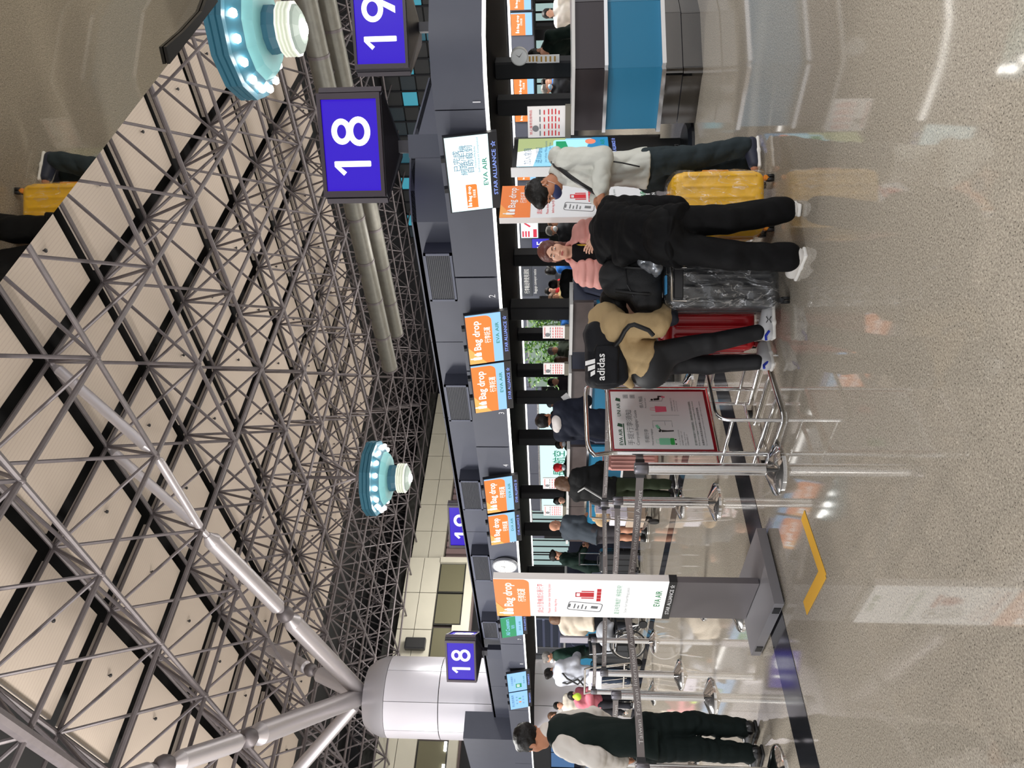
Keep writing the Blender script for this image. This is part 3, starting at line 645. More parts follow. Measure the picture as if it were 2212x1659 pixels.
def monitor(ya, yb, kind, label, small=None):
    """hung on the island's face, leaning forward; ya is the edge at the viewer's right"""
    w = (yb - ya); t = thing('counter_monitor', label, 'screen', (6.87, (ya + yb) / 2, 2.38), -math.pi / 2, 'screens over the counters')
    t.rotation_euler = (math.radians(11), 0, -math.pi / 2)
    MB().box((0, .03, -.03), (w, .05, .56), 0, 0).build('case', M_BEZ, t)
    for x in (-w * .2, w * .2): MB().box((x, .06, .265), (.05, .07, .05)).build('bracket', M_BEZ, t)
    z0, z1 = -.215, .235; a, c = -w / 2 + .012, w / 2 - .012; y0, y1 = -.002, .004
    if kind == 'bag':
        MB().span((a, y0, z0), (c, y1, z1)).build('display', BLU, t)
        b = MB(); b.plate(rrect(a, z0 + .12, c - .02, z1, .09, 5, (0, 1, 0, 0)), y0 - .003, y0 - .001); b.build('display_band', ORG, t)
        b = MB(); b.plate([(a, z1), (a, z0 + .22), (a + w * .35, z1)], y0 - .005, y0 - .004); b.build('display_band', ORG2, t)
        bagdrop_logo(t, -.01, .07, w * .78, SWH, -.008)
        letter(t, 'EVA AIR', w * .1, z0 + .035, .045, SGT, -.004, w * .42, bold=True)
    elif kind == 'done':
        MB().span((a, y0, z0), (c, y1, z1)).build('display', CYW, t)
        b = MB(); b.plate(rrect(-w * .45, -.06, -w * .13, .06, .02, 4, (0, 1, 0, 0)), y0 - .003, y0 - .001); b.build('display_band', ORG, t)
        bagdrop_logo(t, -w * .29, .01, w * .28, SWH, -.008)
        letter(t, '已完成', w * .19, .1, .058, SDK, -.004); letter(t, '網路/手機', w * .19, .03, .058, SDK, -.004); letter(t, '自助報到', w * .2, -.04, .058, SDK, -.004)
        letter(t, 'Online/Mobile', w * .22, -.075, .02, SDK, -.004, w * .27); letter(t, 'Self Check-in Completed', w * .24, -.11, .02, SDK, -.004, w * .44)
        letter(t, 'EVA AIR', w * .02, -.185, .05, SGT, -.004, w * .36, bold=True)
    elif kind == 'green':
        MB().span((a, y0, z0), (c, y1, z1)).build('display', BLU, t)
        MB().span((a, y0 - .003, z0 + .14), (c, y0 - .001, z1)).build('display_band', SGR, t)
        letter(t, 'All Counters', 0, .06, .09, BLU, -.007, w * .8, bold=True); letter(t, '報到', .0, -.04, .06, BLU, -.007); letter(t, 'EVA AIR', 0, -.18, .045, SGT, -.004, w * .45, bold=True)
    else:
        MB().span((a, y0, z0), (c, y1, z1)).build('display', BLU, t)
        if kind == 'info':
            MB().span((-w * .3, y0 - .003, -.09), (-w * .08, y0 - .001, .05)).build('display_band', SGR, t); letter(t, '報到', -w * .19, -.04, .06, SWH, -.007)
            letter(t, '已完成報到', .1, .11, .04, SDK, -.004, w * .5); letter(t, 'Check-in', .12, .05, .04, SDK, -.004); letter(t, 'EVA AIR', .1, -.17, .04, SGT, -.004, w * .4, bold=True)
        else:
            letter(t, '禁止隨身攜帶', 0, .13, .05, SDK, -.004, w * .7)
            for x in (-.18, .02, .2):
                letter(t, '液體', x, .04, .035, SDK, -.004); letter(t, '電池', x, -.12, .035, SDK, -.004)
            for x, cc in ((-.1, ORG), (.12, SGR)): b = MB(); b.plate(disc(.035, 0, 0, 14), -.006, -.004); b.build('symbol', cc, t).location = (x, 0, -.02)
    letter(t, 'STAR ALLIANCE ✩', .04, -.285, .042, SBL, .002, min(w * .72, .62), bold=True)
    return t
monitor(3.28, 4.16, 'done', 'white check-in screen left of number 1, beside the big sign 18')
monitor(5.62, 6.47, 'bag', 'orange bag drop screen above the plants, right of its twin'); monitor(6.49, 7.42, 'bag', 'orange bag drop screen left of the one above the plants, over the backpack')
monitor(8.97, 9.9, 'bag', 'orange bag drop screen over the woman with light brown hair'); monitor(9.95, 10.87, 'bag', 'orange bag drop screen beside the round wall clock')
monitor(13.6, 14.5, 'green', 'green screen partly behind the white bag drop stand'); monitor(16.35, 17.4, 'info', 'pale blue screen with a green square, left of number 8'); monitor(17.45, 18.5, 'list', 'pale blue screen with small signs, leftmost of the row')

# ================================================================ the next island, seen under the canopy
t = thing('far_check_in_canopy', 'far dark canopy with small orange screens, seen under the near one', 'canopy', (21.3, 13, 2.1))
for k in range(11):
    y0 = 3.5 + 3 * k
    MB().span((0, y0 - 13, 0), (.1, y0 + 2.97 - 13, .62)).build('fascia_panel', M_CANOPY, t)
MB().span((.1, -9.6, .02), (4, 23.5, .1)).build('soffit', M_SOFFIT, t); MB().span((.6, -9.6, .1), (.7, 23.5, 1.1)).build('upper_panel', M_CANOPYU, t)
MB().span((-.02, -9.5, -.03), (.1, 23.5, 0)).build('edge_strip', M_POST, t)
for k in range(9): MB().box((1.2, -9 + 3.6 * k, -1.05), (.3, .3, 2.1)).build('post', M_POST, t)
def small_screen(px, py, wpx, kind, X=21.2):
    q = onX(px, py, X); f = (q.x + q.y) * R2; w = wpx * f / FPX / (.707 * (1 + (829.5 - py) / FPX))
    o = thing('far_screen', 'small %s screen on the far canopy, near pixel row %d' % (kind, py), 'screen', q, -math.pi / 2, 'screens on the far canopy')
    MB().span((-w / 2, 0, -.33), (w / 2, .05, .32)).build('case', M_BEZ, o)
    if kind == 'orange bag drop':
        MB().span((-w / 2 + .02, -.005, -.29), (w / 2 - .02, 0, .3)).build('display', BLU, o); MB().span((-w / 2 + .02, -.009, -.1), (w / 2 - .05, -.006, .3)).build('display_band', ORG, o)
        bagdrop_logo(o, 0, .08, w * .74, SWH, -.012)
    elif kind == 'red and white':
        MB().span((-w / 2 + .02, -.005, -.29), (w / 2 - .02, 0, .3)).build('display', CYW, o)
        rd = glow('screen_red', '#d8143c', .9)
        for k in range(3): MB().span((-w * .42, -.009, .2 - .1 * k), (-w * .1, -.006, .26 - .1 * k)).build('display_band', rd, o)
        MB().span((-w * .44, -.009, -.25), (.0, -.006, -.12)).build('display_band', rd, o); b = MB(); b.plate([(w * .1, .0), (w * .3, .2), (w * .35, .15), (w * .17, -.05)], -.009, -.006); b.build('display_band', rd, o)
    else:
        MB().span((-w / 2 + .02, -.005, -.29), (w / 2 - .02, 0, .3)).build('display', glow('screen_deep_blue', '#2416c8', .8), o); letter(o, '25', 0, -.14, .3, SWH, -.007, w * .6)
    return o
for (px, py, wpx, kind, lb) in ((1127, 52, 52, 'orange bag drop', 'small orange bag drop screen on the far canopy over the bending man in dark green'), (1124, 1, 44, 'orange bag drop', 'small orange bag drop screen on the far canopy cut by the frame'), (1132, 190, 48, 'orange bag drop', 'small orange bag drop screen on the far canopy over the masked man'), (1134, 249, 30, 'orange bag drop', 'small orange bag drop screen on the far canopy above the end counter notice'),
                            (1138, 378, 24, 'orange bag drop', 'small orange screen on the far canopy beside the hair of the man in white'), (1144, 495, 40, 'red and white', 'small red and white screen on the far canopy right of the red haired woman'), (1168, 531, 32, 'deep blue', 'small blue number screen behind the red haired woman')):
    small_screen(px, py, wpx, kind)['label'] = lb
# ================================================================ lit things farther off
M_FROST = glow('frosted_glass', '#b8d4d2', .62); M_FROST.node_tree.nodes['Principled BSDF'].inputs['Roughness'].default_value = .6
M_AD = glow('backlit_white', '#cdf2f0', 1.05)
def far_panel(name, label, cat, a, b_, X, ma, group=None):
    """upright lit board that faces the counters, given by two pixel corners"""
    p, q = onX(a[0], a[1], X), onX(b_[0], b_[1], X)
    t = thing(name, label, cat, (X, (p.y + q.y) / 2, 0), -math.pi / 2, group); w = abs(q.y - p.y); z0, z1 = min(p.z, q.z), max(p.z, q.z)
    z0 = max(z0, .05)
    MB().span((-w / 2, 0, z0), (w / 2, .06, z1)).build('lit_face', ma, t)
    MB().span((-w / 2 - .04, -.01, z1), (w / 2 + .04, .08, z1 + .06)).build('top_rail', M_STEEL, t)
    MB().span((-w / 2, .01, 0), (w / 2, .06, z0)).build('plinth', M_CANOPY, t)
    return t, w, z0, z1
t, w, z0, z1 = far_panel('backlit_sign', 'white backlit sign with green characters behind the red cap', 'sign', (1166, 962), (1236, 1058), 14, M_AD)
letter(t, '長榮航空', .25, z0 + .28, .3, SGT, -.003, w * .55, bold=True); b = MB(); b.plate([(-w * .48, z0 + .3), (-w * .36, z0 + .62), (-w * .25, z0 + .3)], -.006, -.003); b.build('emblem', SGR, t)
t, w, z0, z1 = far_panel('backlit_sign', 'white backlit wall behind the man in the dark jacket', 'sign', (1164, 858), (1238, 955), 14, M_AD)
t, w, z0, z1 = far_panel('backlit_sign', 'pale backlit sign with a green leaf emblem by the stuffed toy', 'sign', (1170, 1066), (1236, 1104), 14, M_AD)
b = MB(); b.plate([(-.2, z0 + .1), (0, z0 + .65), (.35, z0 + .1)], -.006, -.003); b.build('emblem', SGR, t)
for k, (a, b_, lb) in enumerate((((1150, 1107), (1232, 1136), 'frosted glass panel behind the bald man, right of him'), ((1150, 1166), (1232, 1194), 'frosted glass panel over the back of the bald man'), ((1150, 1197), (1232, 1222), 'frosted glass panel left of the bald man'), ((1150, 1532), (1240, 1575), 'pale lit panel left of the column beside the vest man'),
                                ((1148, 5), (1236, 45), 'pale glass panel behind the bending man in dark green'), ((1148, 85), (1236, 127), 'pale glass panel right of the black post near the pink bag'), ((1150, 152), (1236, 207), 'pale glass panel behind the masked man'), ((1190, 1589), (1240, 1659), 'blue lit panel low at the edge of the picture'))):
    t, w, z0, z1 = far_panel('glass_partition', lb, 'partition', a, b_, 14.2 if 900 < a[1] < 1600 else 24.5, M_FROST if a[1] < 1580 else glow('frosted_blue', '#5f86b8', .6), 'lit partitions behind the counters')
    for s in (-1, 0, 1): MB().span((s * w * .49 - .03, -.02, 0), (s * w * .49 + .03, .0, z1)).build('mullion', M_POST, t)
t, w, z0, z1 = far_panel('grey_partition', 'dark grey wall panels under the canopy near the column', 'partition', (1150, 1400), (1236, 1527), 15.5, mat('grey_panel', '#56585f', .4))
for k in range(3): MB().span((-w / 2 + w * (k + .7) / 3, -.012, z0), (-w / 2 + w * (k + .7) / 3 + .03, 0, z1)).build('joint_strip', M_POST, t)
t, w, z0, z1 = far_panel('grey_partition', 'ribbed steel blue wall right of the white jacket woman', 'partition', (1150, 1338), (1236, 1398), 15., mat('grey_panel_blue', '#4b5264', .35, .3))
for k in range(5): MB().span((-w / 2, -.03, z0 + (z1 - z0) * (k + .5) / 5), (w / 2, 0, z0 + (z1 - z0) * (k + .8) / 5)).build('rail', mat('rail_blue', '#8088a8', .3, .5), t)
t, w, z0, z1 = far_panel('grey_partition', 'dark wall with small white notices behind the hair of the woman in pink', 'partition', (1122, 575), (1150, 640), 19, mat('grey_dark', '#3a3d48', .5))
letter(t, '行李輸送帶使用須知', 0, z0 + .1, .14, M_PRINTW, -.003, w * .8); letter(t, 'Baggage conveyor notice', 0, z0 - .15, .1, M_PRINTW, -.003, w * .8)
# green plants in front of a lit wall, seen between the posts
M_LEAF = [mat('leaf_%d' % k, c, .5) for k, c in enumerate(('#5a8f3a', '#3f6f35', '#8fb85a'))]
t, w, z0, z1 = far_panel('plant_backdrop', 'pale green lit wall behind the indoor plants', 'partition', (1140, 668), (1226, 835), 19.5, glow('pale_green_wall', '#9fb8a6', .5))
def plant(px, py, X, hgt, sp, n, label, seed):
    q = onX(px, py, X); g = random.Random(seed); t = thing('indoor_plant', label, 'plant', (q.x, q.y, 0), 0, 'indoor plants beyond the counters')
    MB().lathe([(.2, 0), (.26, .5), (.24, .5)], n=14).build('pot', M_PLASTK, t)
    b = MB()
    for k in range(7): a = g.uniform(0, 6.28); b.tube((0, 0, .5), (math.cos(a) * sp * .5, math.sin(a) * sp * .5, hgt * g.uniform(.6, 1)), .015, 5)
    b.build('stem', mat('stem_green', '#4a5a2e', .6), t)
    for mi in range(3):
        b = MB()
        for k in range(n):
            c = Vector((g.gauss(0, sp * .45), g.gauss(0, sp * .45), g.uniform(.5, 1) * hgt)); d = Vector((g.gauss(0, 1), g.gauss(0, 1), g.uniform(-.6, .5))).normalized(); s = d.cross(Vector((0, 0, 1))).normalized()
            l = g.uniform(.14, .3); v = l * .22; nn = s.cross(d) * .015
            b.add([c, c + d * l * .45 + s * v + nn, c + d * l - nn, c + d * l * .45 - s * v + nn, c + d * l * .5 + nn * 2.4], [(0, 1, 4), (1, 2, 4), (2, 3, 4), (3, 0, 4)])
        b.build('leaves', M_LEAF[mi], t, kind='stuff')
plant(1220, 690, 17.5, 2.3, .55, 90, 'leafy indoor plant nearest the pink coat', 1); plant(1220, 735, 17.5, 2.5, .5, 90, 'leafy indoor plant behind the notice by number 2', 2)
plant(1220, 800, 17., 2.4, .6, 100, 'leafy indoor plant behind the dark backpack', 3); plant(1220, 770, 18., 1.9, .5, 80, 'low indoor plant between its two taller neighbours', 4)

q = onX(1122, 121, 8.46); t = thing('wall_clock', 'small round white clock on the black post by the pink bag', 'clock', q, -math.pi / 2)
MB().plate(disc(.1, 0, 0), -.03, .02).build('case', M_LEDGE, t); MB().plate(disc(.088, 0, 0), -.034, -.03).build('dial', M_PRINTW, t)
for a, l in ((.6, .05), (2.2, .07)): MB().plate([(.004 * math.cos(a), -.004 * math.sin(a)), (l * math.sin(a), l * math.cos(a)), (-.004 * math.cos(a), .004 * math.sin(a))], -.037, -.035).build('hand', M_PRINTK, t)
for x, hh, lb in ((1148, .2, 'upper paper notice on the black post under the small clock'), (1184, .26, 'lower paper notice on the black post under the small clock')):
    q = onX(x, 127, 8.47); t = thing('paper_notice', lb, 'paper', q, -math.pi / 2); MB().box((0, 0, 0), (.09, .01, hh)).build('sheet', M_NOT, t)
    for k in range(4): MB().box((0, -.006, hh * (.3 - .2 * k)), (.06, .002, .02)).build('print_line', mat('print_ochre', '#b58a3a', .6), t)
# ================================================================ bag drop stands
M_ORG = mat('print_orange', '#f08033', .5); M_ORGL = mat('print_orange_light', '#f6a551', .5); M_STANDG = mat('stand_grey', '#6f6a6c', .4, .4); M_BAND = mat('stand_black', '#161618', .4); M_SIDE = mat('stand_side', '#e4dedb', .45)
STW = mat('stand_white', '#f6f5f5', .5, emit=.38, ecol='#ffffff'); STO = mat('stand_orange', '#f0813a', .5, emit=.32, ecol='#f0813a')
def bag_stand(loc, rz, label, w=.53, base=True, hgt=1.91, lit=True):
    t = thing('bag_drop_stand', label, 'sign', loc, rz)
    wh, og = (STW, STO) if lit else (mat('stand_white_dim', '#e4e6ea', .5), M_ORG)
    MB().span((-w / 2, 0, .69), (w / 2, .05, hgt)).build('panel', M_SIDE, t)
    MB().span((-w / 2, -.004, .69), (w / 2, 0, hgt)).build('poster', wh, t)
    MB().span((-w / 2 - .002, -.006, .635), (w / 2 + .002, .052, .69)).build('band', M_BAND, t)
    MB().span((-w / 2 + .01, .0, .08), (w / 2 - .01, .045, .635)).build('lower_panel', M_STANDG, t)
    b = MB(); b.plate(rrect(-w / 2, hgt - .25, w / 2, hgt - .0005, .05, 5, (0, 1, 0, 0)), -.008, -.004); b.build('header', og, t)
    b = MB(); b.plate([(-w * .5, hgt - .001), (-w * .5, hgt - .12), (-.05, hgt - .001)], -.0095, -.0085); b.build('header_corner', M_ORGL if not lit else mat('stand_orange_pale', '#f6a551', .5, emit=.35, ecol='#f6a551'), t)  # paler orange triangle in the header's upper corner
    tw = SWH if lit else M_PRINTW
    bagdrop_logo(t, 0, hgt - .125, w * .86, tw, -.01)
    letter(t, '請出示登機證託運行李', 0, hgt - .345, .036, M_PRINTR, -.005, w * .8); letter(t, 'Please show your boarding pass', 0, hgt - .4, .022, M_PRINTR, -.005, w * .8); letter(t, 'before bag drop', -w * .18, hgt - .445, .022, M_PRINTR, -.005)
    # phone drawing
    ph = MB(); cz = hgt - .65
    a = math.radians(-8)
    def R_(pts, cx=-w * .2): return [(cx + x * math.cos(a) - z * math.sin(a), cz + x * math.sin(a) + z * math.cos(a)) for x, z in pts]
    o_ = rrect(-.062, -.125, .062, .125, .022); i_ = rrect(-.056, -.119, .056, .119, .018)
    for k in range(len(o_)): ph.plate(R_([o_[k], o_[(k + 1) % len(o_)], i_[(k + 1) % len(i_)], i_[k]]), -.0065, -.0045)
    ph.plate(R_(rrect(-.025, .105, .025, .12, .006)), -.0065, -.0045); ph.build('phone_outline', M_PRINTGR, t)
    b = MB(); b.plate(R_([(-.015, -.095), (.02, -.095), (.02, -.045), (-.015, -.045)]), -.0065, -.0045)
    for k in range(4): b.plate(R_([(-.035, .07 - .028 * k), (.03 - .02 * (k % 2), .07 - .028 * k), (.03 - .02 * (k % 2), .08 - .028 * k), (-.035, .08 - .028 * k)]), -.0065, -.0045)
    b.build('phone_screen', M_PRINTGR, t)
    b = MB(); x0 = w * .13; z0_ = cz - .01
    b.plate([(x0 - .03, z0_ - .05), (x0 + .03, z0_ - .05), (x0 + .03, z0_ + .05), (x0 - .03, z0_ + .05)], -.0065, -.0045)
    for s in (-1, 1): b.plate([(x0 + s * .048 - .006, z0_ - .05), (x0 + s * .048 + .006, z0_ - .05), (x0 + s * .048 + .006, z0_ + .04), (x0 + s * .048 - .006, z0_ + .04)], -.0065, -.0045)
    for (xa, xb, za, zb) in ((-.03, -.022, .05, .08), (.022, .03, .05, .08), (-.03, .03, .074, .082)): b.plate([(x0 + xa, z0_ + za), (x0 + xb, z0_ + za), (x0 + xb, z0_ + zb), (x0 + xa, z0_ + zb)], -.0065, -.0045)
    for k in range(4): xa = x0 - .09 + .045 * k; b.plate([(xa, z0_ - .1), (xa + .038, z0_ - .1), (xa + .038, z0_ - .07), (xa, z0_ - .07)], -.0065, -.0045)
    b.build('case_drawing', M_PRINTR, t)
    letter(t, '還沒有登機證？掃描取得！', 0, hgt - .9, .03, mat('print_pale_green', '#6fae8c', .6), -.005, w * .8); letter(t, 'Scan for boarding pass.', 0, hgt - .955, .022, mat('print_pale_grey', '#9aa3a0', .6), -.005, w * .7)
    letter(t, 'EVA AIR', .03, .725, .045, M_PRINTG, -.005, w * .42, bold=True)
    letter(t, 'STAR ALLIANCE ✩', .02, .648, .028, M_PRINTW, -.0075, w * .8, bold=True)
    if base:
        MB().span((-.31, -.25, .012), (.45, .32, .075)).build('base', mat('stand_base', '#8b898d', .42, .45), t)
        for x in (-.2, .36): MB().box((x, -.252, .042), (.07, .006, .045)).build('end_cap', M_PLASTK, t)
        for x in (-.26, .4):
            for y in (-.2, .27): MB().lathe([(.03, 0), (.03, .013)], (x, y, 0), 10).build('foot', M_RUBBER, t)
    else:
        MB().span((-.3, -.2, 0), (.3, .27, .08)).build('base', M_STANDG, t)
    return t
bag_stand((2.53, 4.72, 0), -math.pi / 2, 'tall white and orange bag drop stand on a steel base, standing alone')
bag_stand((5.25, 3.1, 0), 0, 'white and orange bag drop stand behind the man in white', .5, False, 1.93, False)
# screen kiosk
t = thing('screen_kiosk', 'black upright screen kiosk with silver edge beside the end counter', 'kiosk', (7.45, 3.78, 0), 0)
MB().span((-.35, 0, .3), (.35, .09, 1.95)).build('case', M_BEZ, t); MB().span((-.365, -.01, .28), (-.35, .1, 1.96)).build('silver_edge', M_STEEL, t); MB().span((.35, -.01, .28), (.362, .1, 1.96)).build('silver_edge', M_STEEL, t)
MB().span((-.32, -.004, .88), (.32, 0, 1.9)).build('display', glow('kiosk_blue', '#8fd0ee', .95), t)
b = MB(); b.plate([(-.32, 1.9), (.32, 1.9), (.32, 1.62), (-.32, 1.72)], -.007, -.004); b.build('display_band', SWH, t)
b = MB(); b.plate([(.0, 1.9), (.32, 1.9), (.32, 1.35), (.2, 1.4), (.1, 1.6)], -.0085, -.0075); b.build('display_band', glow('kiosk_olive', '#b8c68a', .8), t)
b = MB(); b.plate(rrect(-.02, 1.12, .27, 1.5, .04), -.0105, -.0088); b.build('phone_picture', glow('kiosk_pale', '#a8e4f4', 1.), t)
b = MB(); b.plate([(.02, 1.32), (.23, 1.36), (.23, 1.47), (.02, 1.47)], -.013, -.011); b.build('phone_picture', SGR, t)
b = MB(); b.plate(disc(.06, 0, 0, 18), -.013, -.0108); b.build('symbol', glow('kiosk_coral', '#f08a6a', .9), t).location = (.22, 0, 1.08)
b = MB(); b.plate([(-.32, .88), (.32, .88), (.32, 1.06), (.1, 1.12), (-.1, .98), (-.32, 1.04)], -.0098, -.0078); b.build('display_band', glow('kiosk_deep', '#2f8fc4', .8), t)
letter(t, '加入會員', -.1, 1.75, .07, SDK, -.009); letter(t, '送100哩程', -.08, 1.63, .06, SDK, -.009); letter(t, 'Join Infinity MileageLands', 0, 1.57, .028, SDK, -.009, .5); letter(t, 'Earn 100 miles for free', -.02, 1.525, .028, SDK, -.009, .46)
letter(t, 'EVA AIR', .12, .92, .05, SGT, -.0105, .3, bold=True); letter(t, 'STAR ALLIANCE ✩', .1, .8, .04, SBL, -.001, .42, bold=True)
MB().span((-.3, .01, .06), (.3, .08, .3)).build('stem', M_BEZ, t); MB().lathe([(.36, 0), (.36, .03), (.3, .06), (.1, .07)], (0, .04, 0), 28).build('base', M_BEZ, t)
letter(t, 'Z1', .1, .1, .05, M_PRINTW, .005)

# ================================================================ belt stanchions
M_BELT = mat('belt_grey', '#77706f', .7); M_BELTT = mat('belt_print', '#c9c6c4', .7)
def stanchion(name_xy, label, holder=False):
    t = thing('belt_stanchion', label, 'stanchion', (name_xy[0], name_xy[1], 0), 0, 'belt stanchions')
    MB().lathe([(.175, 0), (.175, .012), (.168, .02), (.1, .05), (.045, .075), (.036, .08)], n=32).build('base', M_CHROME, t, True)
    MB().lathe([(.036, .07), (.036, .86)], n=18).build('pole', M_STEEL, t, True)
    b = MB()
    for k in range(4): a = math.pi / 2 * k + .78; b.box((.034 * math.cos(a), .034 * math.sin(a), .465), (.012, .012, .77), a)
    b.build('groove_rail', M_CHROME, t)
    MB().lathe([(.037, .85), (.041, .858), (.041, .93), (.036, .942)], n=18).build('head', mat('stanchion_head', '#77757a', .3, .8), t, True)
    if holder:
        MB().span((-.012, -.012, .95), (.012, .012, 1.4)).build('sign_post', M_STEEL, t); MB().box((.0, -.0, 1.2), (.03, .18, .42)).build('sign_holder', mat('holder_grey', '#8d8a94', .4), t)
    return t
def gp(px, py, f=None): q = onZ(px, py, 0); return (q.x, q.y)
def gf(py, f): q = B(V(1400, py, f)); return (q.x, q.y)
S = {'a': gf(1012, 4.82), 'b': gf(1083, 6.62), 'c': gf(1089, 8.45), 'd': gf(1385, 10.75), 'e': gf(1456, 8.5), 'f': gf(1503, 6.8), 'g': gf(1663, 4.75), 'h': gf(1312, 5.78), 'i': gf(1300, 7.2), 'j': gf(833, 7.9), 'k': gf(1497, 10.8), 'l': gf(1650, 7.6), 'm': gf(700, 6.2)}
SL = {'a': 'steel stanchion nearest the grey baggage sizer', 'b': 'second steel stanchion, behind and left of the one by the sizer', 'c': 'third steel stanchion, partly hidden behind the second', 'd': 'steel stanchion with a small sign holder near the trolley of black cases', 'e': 'steel stanchion in front of the woman in the white jacket', 'f': 'steel stanchion in front of the child in pink',
      'g': 'steel stanchion at the frame edge by the shoes of the vest man', 'h': 'steel stanchion whose base shows behind the white bag drop stand', 'i': 'steel stanchion hidden behind the white bag drop stand', 'j': 'steel stanchion behind the backpack, its small base seen past the sizer', 'k': 'far steel stanchion right behind the one by the child in pink', 'l': 'steel stanchion seen past the arm of the vest man', 'm': 'steel stanchion behind the person in the beige top'}
for k in S: stanchion(S[k], SL[k], k == 'd')
def belt(a, b_, label, z=.9, txt=True, sag=.015, rep=1):
    p = Vector((*S[a], 0)); q = Vector((*S[b_], 0)); mid = (p + q) / 2; d = (q - p); L_ = d.length; d.normalize()
    rz = math.atan2(d.y, d.x)
    # text has to face the photographer
    if (Vector((math.sin(rz), -math.cos(rz), 0))).dot(-mid) < 0: rz += math.pi
    t = thing('barrier_belt', label, 'belt', (mid.x, mid.y, z), rz, 'grey barrier belts')
    n = 12; h_ = L_ / 2 - .05; pts = [(-h_ + 2 * h_ * k / n, -sag * (1 - (2 * k / n - 1) ** 2)) for k in range(n + 1)]
    b = MB(); b.plate([(x, zz - .026) for x, zz in pts] + [(x, zz + .026) for x, zz in pts[::-1]], -.0012, .0012)
    b = MB()
    vs = [(x, y, zz + s * .026) for x, zz in pts for y in (-.0012, .0012) for s in (-1, 1)]
    fs = []
    for k in range(n): o = 4 * k; fs += [(o, o + 4, o + 5, o + 1), (o + 2, o + 3, o + 7, o + 6), (o + 1, o + 5, o + 7, o + 3), (o, o + 2, o + 6, o + 4)]
    b.add(vs, fs); b.build('webbing', M_BELT, t)
    for s in (-1, 1): MB().box((s * h_, 0, 0), (.05, .03, .06)).build('clip', M_PLASTK, t)
    if txt:
        for k in range(rep): letter(t, 'Taiwan Taoyuan International Airport', (-h_ + 2 * h_ * (k + .5) / rep), -.012 - sag * .9, .03, M_BELTT, -.003, min(1.15, 2 * h_ / rep * .8))
    return t
belt('a', 'h', 'grey printed belt from the sizer stanchion to the white bag drop stand', rep=1); belt('h', 'g', 'grey printed belt passing in front of the vest man', rep=1); belt('b', 'i', 'grey printed belt behind the nearest one, right of the white stand')
belt('c', 'e', 'long grey printed belt running behind the white bag drop stand', rep=3); belt('j', 'c', 'grey printed belt behind the baggage sizer', rep=2); belt('d', 'k', 'far grey belt in front of the white jacket woman'); belt('f', 'l', 'grey belt behind the vest man'); belt('a', 'm', 'grey printed belt behind the sizer board, marked Taiwan', rep=2)
# ================================================================ figures: smooth bodies meshed from blended solids
def A_(v): return np.array(v, np.float32)
def rotm(yaw=0., pitch=0., roll=0.):
    """columns are the figure's left-right x, front y (front is -y) and up z, turned by yaw about z after pitch and roll"""
    cy, sy, cp, sp_, cr, sr = math.cos(yaw), math.sin(yaw), math.cos(pitch), math.sin(pitch), math.cos(roll), math.sin(roll)
    Z = np.array([[cy, -sy, 0], [sy, cy, 0], [0, 0, 1]]); X = np.array([[1, 0, 0], [0, cp, -sp_], [0, sp_, cp]]); Y = np.array([[cr, 0, sr], [0, 1, 0], [-sr, 0, cr]])
    return (Z @ X @ Y).astype(np.float32)
def P_c(a, b, ra, rb=None, k=.02, op='u', n=None, s=1.): return dict(t='c', a=A_(a), b=A_(b), ra=ra, rb=ra if rb is None else rb, k=k, op=op, n=None if n is None else A_(n) / np.linalg.norm(n), s=s)
def P_e(c, r, R=None, k=.02, op='u'): return dict(t='e', c=A_(c), r=A_(r if hasattr(r, '__len__') else (r, r, r)), R=R, k=k, op=op)
def P_b(c, hlf, R=None, r=.02, k=.02, op='u'): return dict(t='b', c=A_(c), h=A_(hlf), R=R, r=r, k=k, op=op)
def bounds(p):
    if p['t'] == 'c':
        m = max(p['ra'], p['rb']); return np.minimum(p['a'], p['b']) - m, np.maximum(p['a'], p['b']) + m
    if p['t'] == 'e': m = float(p['r'].max()); return p['c'] - m, p['c'] + m
    m = float(np.linalg.norm(p['h'])); return p['c'] - m, p['c'] + m
def ev(p, X):
    if p['t'] == 'c':
        q = X - p['a']; ba = p['b'] - p['a']
        if p['n'] is not None:
            g = 1 / p['s'] - 1; q = q + (q @ p['n'])[..., None] * p['n'] * g; ba = ba + float(ba @ p['n']) * p['n'] * g
        L2 = float(ba @ ba) + 1e-9; t = np.clip((q @ ba) / L2, 0, 1)
        d = np.sqrt(((q - t[..., None] * ba) ** 2).sum(-1)) - (p['ra'] + (p['rb'] - p['ra']) * t)
        return d * (1 if p['n'] is None else .8)
    q = X - p['c']
    if p['R'] is not None: q = q @ p['R']
    if p['t'] == 'e':
        k0 = np.sqrt(((q / p['r']) ** 2).sum(-1)); k1 = np.sqrt(((q / p['r'] ** 2) ** 2).sum(-1)) + 1e-6
        return k0 * (k0 - 1) / k1
    q = np.abs(q) - p['h'] + p['r']
    return np.sqrt((np.maximum(q, 0) ** 2).sum(-1)) + np.minimum(q.max(-1), 0) - p['r']
